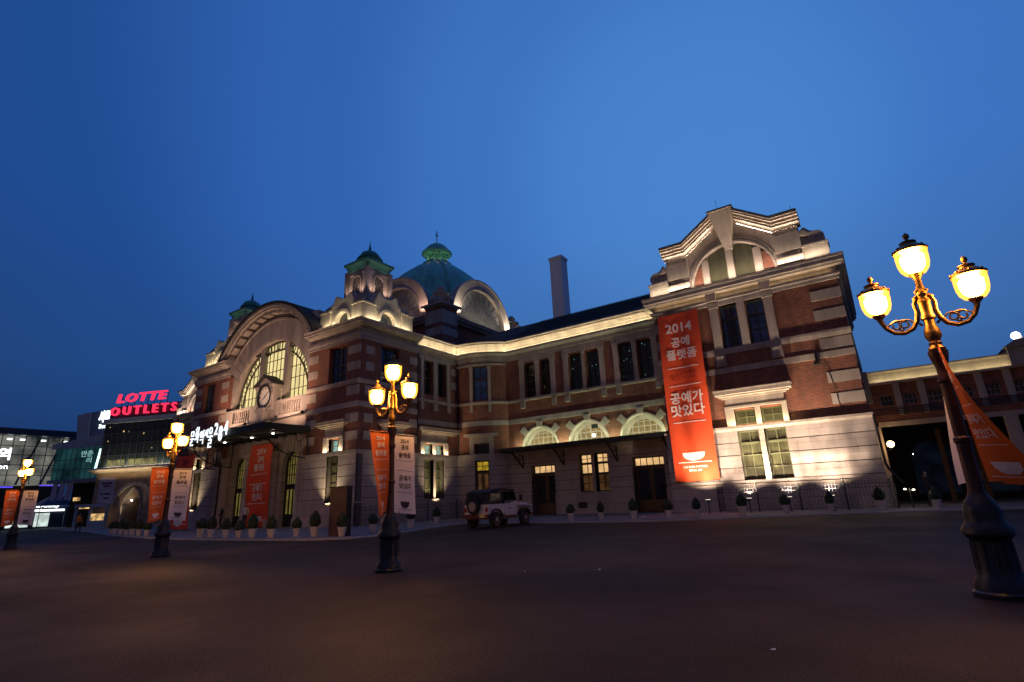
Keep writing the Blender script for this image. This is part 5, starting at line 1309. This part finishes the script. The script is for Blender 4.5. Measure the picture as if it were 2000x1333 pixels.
s = MB(); s.box(FJ, -1.7, .6, .40, .52, -.70, .70); s.box(FJ, -1.85, -1.75, .45, .62, -.78, .78); s.box(FJ, 1.76, 1.92, .45, .60, -.80, .80); s.build('sill', 'sill_red', J)
for a, c in ((.72, .86), (-.86, -.72)): s = MB(); s.box(FJ, -.40, .45, .33, .37, a, c); s.build('running_board', 'steel', J)
t_ = MB(); t_.prism(FJ, [(-1.76, 1.06), (-.62, 1.06), (-.50, 1.58), (.34, 1.62), (.30, 1.70), (-.4, 1.78), (-1.1, 1.76), (-1.62, 1.62)], -.70, .70); to = t_.build('soft_top', 'black_cloth', J)
g = MB(); g.box(FJ, -1.5, -.8, 1.2, 1.52, .700, .706); g.box(FJ, -1.5, -.8, 1.2, 1.52, -.706, -.700)
g.prism(Fr((-0.0, -1.735), (1, 0)), [(-.5, 1.2), (.5, 1.2), (.46, 1.58), (-.46, 1.58)], -.0, .012); g.build('rear_window', 'glass', to)
w_ = MB()
for x in (-.70, .70): w_.tube([(x, .62, 1.12), (x, .34, 1.70)], .03, 6)
w_.tube([(-.70, .34, 1.70), (.70, .34, 1.70)], .03, 6); w_.tube([(-.70, .60, 1.15), (.70, .60, 1.15)], .03, 6)
for x in (-.70, .70): w_.tube([(x, -.05, 1.06), (x, -.05, 1.64)], .022, 6)
wo = w_.build('windscreen', 'iron', J); MB().add([(-.68, .61, 1.14), (.68, .61, 1.14), (.68, .35, 1.68), (-.68, .35, 1.68)], [(0, 1, 2, 3)]).build('pane', 'glass', wo)
m_ = MB()
for x in (-.92, .92):
    m_.bx(x-.09, x+.09, .66, .70, 1.18, 1.46); m_.tube([(x*.78, .62, 1.12), (x, .68, 1.22)], .015, 5)
m_.build('mirror', 'iron', J)
st = MB()
for y in (-.30, -.55): st.bx(-.55, -.1, y-.05, y+.05, .95, 1.55); st.bx(.1, .55, y-.05, y+.05, .95, 1.55)
st.build('seat', 'black_cloth', J)
def wheel(x, y, z, name='wheel', axis='x', r=.36, wd=.22):
    pr = [(r*.62, -wd/2), (r*.93, -wd/2), (r, -wd*.36), (r, wd*.36), (r*.93, wd/2), (r*.62, wd/2)]
    def tr(mb_):
        if axis == 'x': mb_.v = [(x+v[2], y+v[0], z+v[1]) for v in mb_.v]
        else: mb_.v = [(x+v[0], y+v[2], z+v[1]) for v in mb_.v]
        return mb_
    ty = tr(MB().lathe((0, 0, 0), pr, 24)).build(name, 'rubber', J, smooth='angle')
    tr(MB().lathe((0, 0, 0), [(r*.60, -wd*.52), (r*.62, -wd*.3), (r*.62, wd*.3), (r*.60, wd*.52), (r*.45, wd*.42), (r*.2, wd*.55), (r*.12, wd*.55)], 20)).build('rim', 'steel', ty, smooth='angle')
for x in (-.70, .70):
    for y in (-1.18, 1.22): wheel(x, y, .36)
wheel(.0, -1.95, .98, 'spare_wheel', 'y', .36, .2)
ar = MB()
for s_ in (-1, 1):
    a, c = sorted((s_*.60, s_*.84)); ar.ring(FJ, -1.18, .36, .43, .50, R(10), R(170), a, c, 14); ar.ring(FJ, 1.22, .36, .43, .47, R(20), R(160), a, c, 14)
ar.build('wheel_arch', 'iron', J)
tl = MB()
for x in (-.66, .66): tl.bx(x-.06, x+.06, -1.79, -1.75, .72, .92)
tl.build('tail_light', 'red_lens', J)
MB().bx(.28, .62, -1.87, -1.85, .48, .62).build('number_plate', emit('plate', (.5, .24, .12), .16), J)
hl = MB()
for x in (-.40, .40): hl.v += []; hl.bx(x-.1, x+.1, 1.76, 1.79, .80, 1.0)
hl.build('headlight', 'steel', J)
J.location = (-16.15, 22.2, 0); J.rotation_euler.z = R(-1.5); J.scale = (.96, .98, .99)

# ------------------------------------------------------------------ people
def person(label, loc, rot, top, legs, hair=(.02, .015, .012), skin=(.42, .26, .18), h=1.7, stride=.12):
    o = thing('person', label, 'person', loc)
    me = bpy.data.meshes.new('sk')
    J_ = dict(pelvis=(0, 0, .93), belly=(0, .01, 1.08), chest=(0, .0, 1.30), neck=(0, .01, 1.47), head0=(0, .03, 1.56), head1=(0, .03, 1.68),
              hl=(-.10, 0, .88), kl=(-.11, .03+stride, .50), al=(-.11, stride*1.3-.02, .09), tl=(-.12, stride*1.3+.13, .04), hr=(.10, 0, .88), kr=(.11, .03-stride*.3, .49), ar=(.11, -stride*1.2-.03, .09), tr=(.12, -stride*1.2+.12, .04),
              sl=(-.19, 0, 1.40), el=(-.25, -.04-stride*.3, 1.14), wl=(-.25, .08, .92), ll=(-.25, .10, .82), sr=(.19, 0, 1.40), er=(.25, -.02+stride*.5, 1.14), wr=(.24, .14, .94), lr=(.24, .17, .85))
    rad = dict(pelvis=.135, belly=.125, chest=.15, neck=.055, head0=.085, head1=.085, hl=.085, kl=.058, al=.042, tl=.035, hr=.085, kr=.058, ar=.042, tr=.035, sl=.065, el=.045, wl=.032, ll=.035, sr=.065, er=.045, wr=.032, lr=.035)
    E_ = [('pelvis', 'belly'), ('belly', 'chest'), ('chest', 'neck'), ('neck', 'head0'), ('head0', 'head1'), ('pelvis', 'hl'), ('hl', 'kl'), ('kl', 'al'), ('al', 'tl'), ('pelvis', 'hr'), ('hr', 'kr'), ('kr', 'ar'), ('ar', 'tr'), ('chest', 'sl'), ('sl', 'el'), ('el', 'wl'), ('wl', 'll'), ('chest', 'sr'), ('sr', 'er'), ('er', 'wr'), ('wr', 'lr')]
    ks = list(J_); me.from_pydata([J_[k] for k in ks], [(ks.index(a), ks.index(b)) for a, b in E_], [])
    t = bpy.data.objects.new('sk', me); COL.objects.link(t); sk = t.modifiers.new('s', 'SKIN'); sb = t.modifiers.new('b', 'SUBSURF'); sb.levels = 1; sb.render_levels = 1
    for i, k in enumerate(ks):
        v = me.skin_vertices[0].data[i]; v.radius = (rad[k], rad[k]*(.8 if k in ('chest', 'belly', 'pelvis') else 1)); v.use_root = (k == 'pelvis')
    m2 = bpy.data.meshes.new_from_object(t.evaluated_get(bpy.context.evaluated_depsgraph_get())); bpy.data.objects.remove(t)
    m2.name = 'body'
    for nm, c_ in (('top', top), ('legs', legs), ('skin', skin), ('hair', hair), ('shoe', (.02, .018, .016))): m2.materials.append(plain(nm+'_'+label[:6], c_, .8, amt=.15, obj=True))
    for p in m2.polygons:
        z = p.center.z; x = abs(p.center.x); p.use_smooth = True
        p.material_index = 3 if (z > 1.66 or (z > 1.54 and p.center.y < .0 and x < .12)) else 2 if (z > 1.46 and x < .12) else 2 if (x > .17 and z < .93 and z > .75) else 4 if z < .10 else 1 if (z < .97 and x < .2) else 0
    b = bpy.data.objects.new('body', m2); COL.objects.link(b); b.parent = o
    f = MB(); f.ball((0, .125, 1.60), .018, 6); f.bx(-.03, .03, .108, .118, 1.555, 1.562); f.ball((-.035, .108, 1.635), .012, 6); f.ball((.035, .108, 1.635), .012, 6); f.build('face', 'ink_dark', o)
    o.rotation_euler.z = rot; o.scale = (h/1.76,)*3
person('person in an orange jacket and dark trousers walking before the mall', (-57.3, 18.4, 0), R(-70), (.75, .22, .02), (.02, .02, .03))
person('person in a white shirt and dark trousers at the station entrance', (-37.2, 21.4, KZ), R(200), (.55, .52, .50), (.02, .02, .03), stride=.03)
person('person in dark clothes standing beside the entrance banner', (-41.0, 21.8, KZ), R(170), (.03, .03, .04), (.02, .02, .03), stride=.02)
person('person in black walking by the dark open passage', (1.3, 33.2, KZ), R(-80), (.02, .02, .03), (.015, .015, .02))

# ------------------------------------------------------------------ shopping mall, far left
ML = Fr((-90, 30), (11, 4.5))
K = thing('shopping_mall', 'dark glass shopping mall with red rooftop letters and pointed stone archway', 'building', ML.pt(8, 0, -4))
PM = [(-96, 40), (-93.5, 34.0), (-91.8, 31.3), (-90, 30.0)]+[ML.pt(u, 0, 0)[:2] for u in (2, 8, 12.3)]
g = MB(); g.sweep(PM, [(-6, 7.8), (0, 7.8), (0, 13.85), (-6, 13.85)]); go = g.build('glass_wall', 'mall_glass', K)
g = MB()
for i in range(11): 
    u = .2+i*1.15; g.box(ML, u-.05, u+.05, 7.8, 13.85, 0, .08)
for z in (9.4, 10.9, 12.4): g.box(ML, 0, 12.3, z-.05, z+.05, 0, .06)
g.build('glazing_bar', 'panel_dark', go)
g = MB(); g.sweep(PM, [(-6, 13.85), (.25, 13.85), (.25, 14.5), (-6, 14.5)]); g.build('roof_band', 'panel_pale', K)
g = MB(); g.sweep(PM, [(-5, 14.5), (-.3, 14.5), (-.3, 16.25), (-5, 16.25)]); g.build('sign_fascia', 'panel_dark', K)
g = MB(); g.sweep(PM, [(-5, 6.95), (.2, 6.95), (.9, 7.3), (.9, 7.5), (.2, 7.8), (-5, 7.8)]); g.build('entrance_canopy', 'stone', K)
for u in (2.2, 5.0, 7.9, 10.5): strip(ML.pt(u-1.2, 7.86, .45), ML.pt(u+1.2, 7.86, .45), (-.38*.5, .92*.5, 1), 12, (1, .8, .5), .1, K)
strip(ML.pt(.8, 6.6, 1.6), ML.pt(11, 6.6, 1.6), (-.2, .3, 1), 6, (1, .75, .4), .1, K)
g = MB(); ac = 6.5
def pointed(u):                                    # half width 1.45, springing 2.6, apex 4.95
    a = abs(u-ac); return 2.6+math.sqrt(max(0, 2.62**2-(a+1.17)**2)) if a < 1.45 else 2.6
us = [ac-1.45+2.9*i/24 for i in range(25)]
g.box(ML, 0, ac-1.45, .06, 6.95, -3, 0); g.box(ML, ac+1.45, 12.3, .06, 6.95, -3, 0)
for a, b_ in zip(us, us[1:]): g.prism(ML, [(a, pointed(a)), (b_, pointed(b_)), (b_, 6.95), (a, 6.95)], -3, 0)
g.build('stone_wall', 'sandstone', K)
g = MB(); g.ring(ML, ac+.2, 2.2, 3.0, 3.45, R(8), R(172), -.1, .25, 28)
for k in range(24):
    a, b_ = us[k], us[k+1]; g.prism(ML, [(a, pointed(a)-.10), (b_, pointed(b_)-.10), (b_, pointed(b_)+.12), (a, pointed(a)+.12)], -.3, .12)
g.box(ML, ac-1.57, ac-1.35, .06, 2.6, -.3, .12); g.box(ML, ac+1.35, ac+1.57, .06, 2.6, -.3, .12); g.build('archway_trim', 'stone', K)
g = MB(); g.box(ML, ac-1.45, ac+1.45, .06, 5, -3.2, -3.0); g.build('archway_door', 'dark', K)
spot(ML.pt(ac-1.2, .6, 1.0), ML.pt(ac, 4, 0), 160, (1, .8, .5), 80, .8, .05, K); MB().ball(ML.pt(ac-.9, 3.3, -.8), .1).build('bulb', 'bulb', K)
for k in range(4): spot(ML.pt(3.0+2.0*k, 8.0, -.5), ML.pt(3.0+2.0*k, 9.5, -2), 3, (1, .85, .5), 90, .8, .05, K)
g = MB(); g.box(ML, 1.5, 4.3, 7.95, 8.75, .02, .05); g.box(ML, 4.8, 9.6, 7.95, 8.75, .02, .05); g.build('lit_strip_window', emit('mall_strip', (.55, .48, .2), .6, noise=.8, scale=.9), K)
text('letter', 'LOTTE', ML, 5.55, 16.72, -.1, 'neon_red', K, h=1.25, w=8.3, bold=.02, ext=.3, shear=.15, space=1.12)
text('letter', 'OUTLETS', ML, 5.95, 14.95, -.2, 'neon_red', K, h=1.2, w=10.9, bold=.012, ext=.3, space=1.5)
fr_ = MB()
for k in range(8): fr_.tube([ML.pt(1.7+k*1.1, 14.5, -.45), ML.pt(1.7+k*1.1, 17.9, -.45)], .05, 5)
fr_.build('sign_frame', 'panel_dark', K)
# poster and booth in front
o = thing('poster', 'tall lilac poster banner hung beside the stone archway', 'banner', ML.pt(2.2, 3, .1))
g = MB(); g.prism(ML, [(.95, 3.15), (3.6, 3.05), (3.35, 6.35), (.8, 6.45)], .05, .12); g.build('sheet', 'purple_cloth', o)
g = MB()
for z, a, b_ in ((5.55, 1.3, 2.9), (5.2, 1.5, 2.7), (4.2, 1.25, 1.6), (4.15, 1.8, 2.9), (3.6, 1.9, 2.8)): g.box(ML, a, b_, z, z+.22, .12, .13)
g.build('print', 'ink_dark', o)
o = thing('booth', 'pale framed ticket booth glowing warm beside the pointed archway', 'booth', ML.pt(1.8, 0, 1.5))
g = MB(); 
for u in (-.7, 1.6, 4.2): g.box(ML, u-.15, u+.15, .02, 2.9, 1.2, 1.5)
g.box(ML, -.9, 4.4, 2.6, 3.0, 1.1, 1.6); g.box(ML, 1.7, 4.1, .02, .9, 1.25, 1.45); g.build('frame', 'panel_pale', o)
g = MB(); g.box(ML, 1.75, 4.05, .9, 1.75, 1.2, 1.3); g.build('window', 'shop_warm', o)
# ------------------------------------------------------------------ glass side building and station hall
SB = Fr((-92.5, 32.5), (11, 4.5))
Q = thing('glass_office', 'teal glass building with a slanted pale tower between mall and glass hall', 'building', SB.pt(-8, 0, -4))
g = MB(); g.box(SB, -10.6, 1, 6.8, 11.3, -8, 0); go = g.build('glass_wall', 'teal_glass', Q)
g = MB()
for i in range(12): g.box(SB, -10.6+i*1.0, -10.55+i*1.0, 6.8, 11.3, 0, .06)
for z in (8.2, 9.6): g.box(SB, -10.6, 1, z-.04, z+.04, 0, .05)
g.build('glazing_bar', 'panel_dark', go)
g = MB(); g.prism(SB, [(-10.9, 11.3), (1, 11.2), (1, 13.3), (-10.9, 12.0)], -8, .5); g.build('roof_slab', 'panel_pale', Q)
g = MB(); g.prism(SB, [(-7.6, 12.4), (-5.6, 12.6), (-6.0, 16.6), (-8.3, 16.3)], -2.5, -.3); g.build('tower', 'panel_pale', Q)
g = MB(); g.prism(SB, [(-5.7, 12.6), (1, 13.2), (1, 17.2), (-6.05, 16.6)], -4, -.5); g.build('sign_panel', 'panel_blue', Q)
text('letter', '서울역', SB, -2.85, 14.95, -.45, 'neon_white', Q, h=1.75, w=2.9, bold=.03, ext=.1); text('letter', 'Seoul Station', SB, -1.6, 14.05, -.45, 'neon_white', Q, h=.62, w=5.0, bold=.01, ext=.05)
text('letter', '만춘', SB, -4.6, 9.9, .15, 'neon_teal', Q, h=.9, w=2.1, bold=.01, ext=.03); text('letter', '리', SB, -4.1, 9.0, .15, 'neon_teal', Q, h=.75, w=.9, bold=.01, ext=.03)
g = MB(); g.prism(SB, [(-2.75, 7.6), (-2.5, 7.6), (-2.05, 10.9), (-2.3, 10.9)], .2, .35); g.build('light_tube', 'tube_teal', Q)
g = MB(); g.box(SB, -10.9, 1.5, 6.3, 6.8, -8, .3); g.build('canopy', 'panel_blue', Q)
g = MB(); g.box(SB, -10, 1, .02, 6.3, -8, -3); g.build('ground_floor', 'dark', Q)
g = MB()
for u, z, w_, h_ in ((-9.4, 3.8, 1.2, .5), (-4.5, 4.6, 1.0, .7), (-3.6, 5.6, .8, .3), (-5.2, 3.5, .7, .6), (-8, 2.6, 2.2, .4)): g.box(SB, u, u+w_, z, z+h_, -3, -2.9)
g.build('shop_window', 'shop_warm', Q)
g = MB()
for u in (-9.9, -8.6, -7.3): g.prism(SB, [(u, 3.9), (u+.9, 3.9), (u+1.05, 6.2), (u+.15, 6.2)], .1, .2)
g.build('wall_poster', 'purple_cloth', Q)
H = thing('station_hall', 'long glass station hall with a dark flat roof, lit from inside', 'building', (-122, 20, 0))
FH = Fr((-115, 0), (0, 1))
g = MB(); g.box(FH, -10, 33.4, 6.8, 14.4, -14, 0); go = g.build('glass_wall', 'hall_glass', H)
g = MB(); u = -10
while u < 33.5: g.box(FH, u, u+.10, 6.8, 14.4, 0, .08); u += 1.45
for z in (8.3, 9.9, 11.5, 12.9): g.box(FH, -10, 33.4, z-.05, z+.05, 0, .06)
for u in (27.5, 30.6): g.tube([(-114.6, u, 6.8), (-114.6, u+2, 14.2)], .16, 6)
g.build('glazing_bar', 'panel_dark', go)
g = MB(); g.box(FH, -12, 35.2, 14.4, 15.4, -18, 2.4); g.build('roof', 'panel_dark', H)
g = MB()
for u in (25.4, 27.0, 29.7, 32.6, 21, 18): g.box(FH, u, u+.6, 13.75, 14.0, .1, .3)
g.build('ceiling_lamp', 'neon_white', H)
text('letter', '서울역', FH, 23.8, 10.6, .3, 'neon_white', H, h=1.9, w=4.8, bold=.03, ext=.1); text('letter', 'Seoul Station', FH, 22.8, 9.2, .3, 'neon_white', H, h=.8, w=6.8, bold=.01, ext=.05)
g = MB(); g.box(FH, 20, 27.3, 6.35, 6.55, .2, .4); g.box(FH, 30.6, 33.4, 6.6, 6.75, .2, .4); g.build('light_line', 'purple', H)
g = MB(); g.box(FH, -12, 34.5, .02, 6.8, -14, -3); g.build('ground_floor', 'dark', H)
S = thing('shop_row', 'row of small shops with bright white light boxes under the glass hall', 'shops', (-112.5, 28, 0))
g = MB(); g.bx(-114, -111, 15, 36, .02, 3.2); g.build('wall', 'panel_dark', S)
FSH = Fr((-111, 0), (0, 1))
g = MB(); g.box(FSH, 29.5, 33.4, 2.55, 2.85, .02, .2); g.box(FSH, 23.0, 25.4, 2.5, 2.75, .02, .2); g.build('light_box', 'neon_white', S)
text('letter', 'agolley', FSH, 31.2, 3.0, .1, 'neon_white', S, h=.6, w=3.0, bold=.03, ext=.05)
g = MB(); g.box(FSH, 29.8, 31.6, .3, 2.3, .02, .1); g.box(FSH, 26.5, 29.2, .3, 2.2, .02, .1); g.build('shop_window', 'shop_white', S)
T_ = thing('market_tent', 'dark blue peaked tent roofs beside the bright shops', 'tent', (-106, 32, 0))
g = MB()
for y in (30.5, 34.5): g.add([(-108, y-2.2, 3.3), (-104, y-2.2, 3.3), (-104, y+2.2, 3.3), (-108, y+2.2, 3.3), (-106, y, 5.2)], [(0, 1, 4), (1, 2, 4), (2, 3, 4), (3, 0, 4), (3, 2, 1, 0)])
g.build('roof', 'tent', T_)
g = MB()
for x in (-107.9, -104.1):
    for y in (28.4, 32.6, 36.6): g.tube([(x, y, 0), (x, y, 3.3)], .05, 5)
g.build('pole', 'steel', T_)
for i, (x, y, z) in enumerate(((-100, 34.2, 1.3), (-104, 29.2, 2.0), (-97, 31, 1.2))):
    pass

# ------------------------------------------------------------------ litter on the plaza
for i, (x, y) in enumerate(((-5.55, 8.35), (-1.02, 4.95), (-4.4, 8.9))):
    mb = MB(); q = .016+.006*(i % 3)
    mb.add([(x-q, y-q*.6, .004), (x+q*.8, y-q*.8, .006), (x+q, y+q*.5, .012), (x-q*.6, y+q*.9, .006), (x, y, .016)], [(0, 1, 4), (1, 2, 4), (2, 3, 4), (3, 0, 4)])
    o = mb.build('paper_scrap', 'ink_white', loc=(x, y, 0)); tag(o, 'small crumpled white paper scrap lying on the dark plaza', 'litter', 'paper scraps on the plaza')
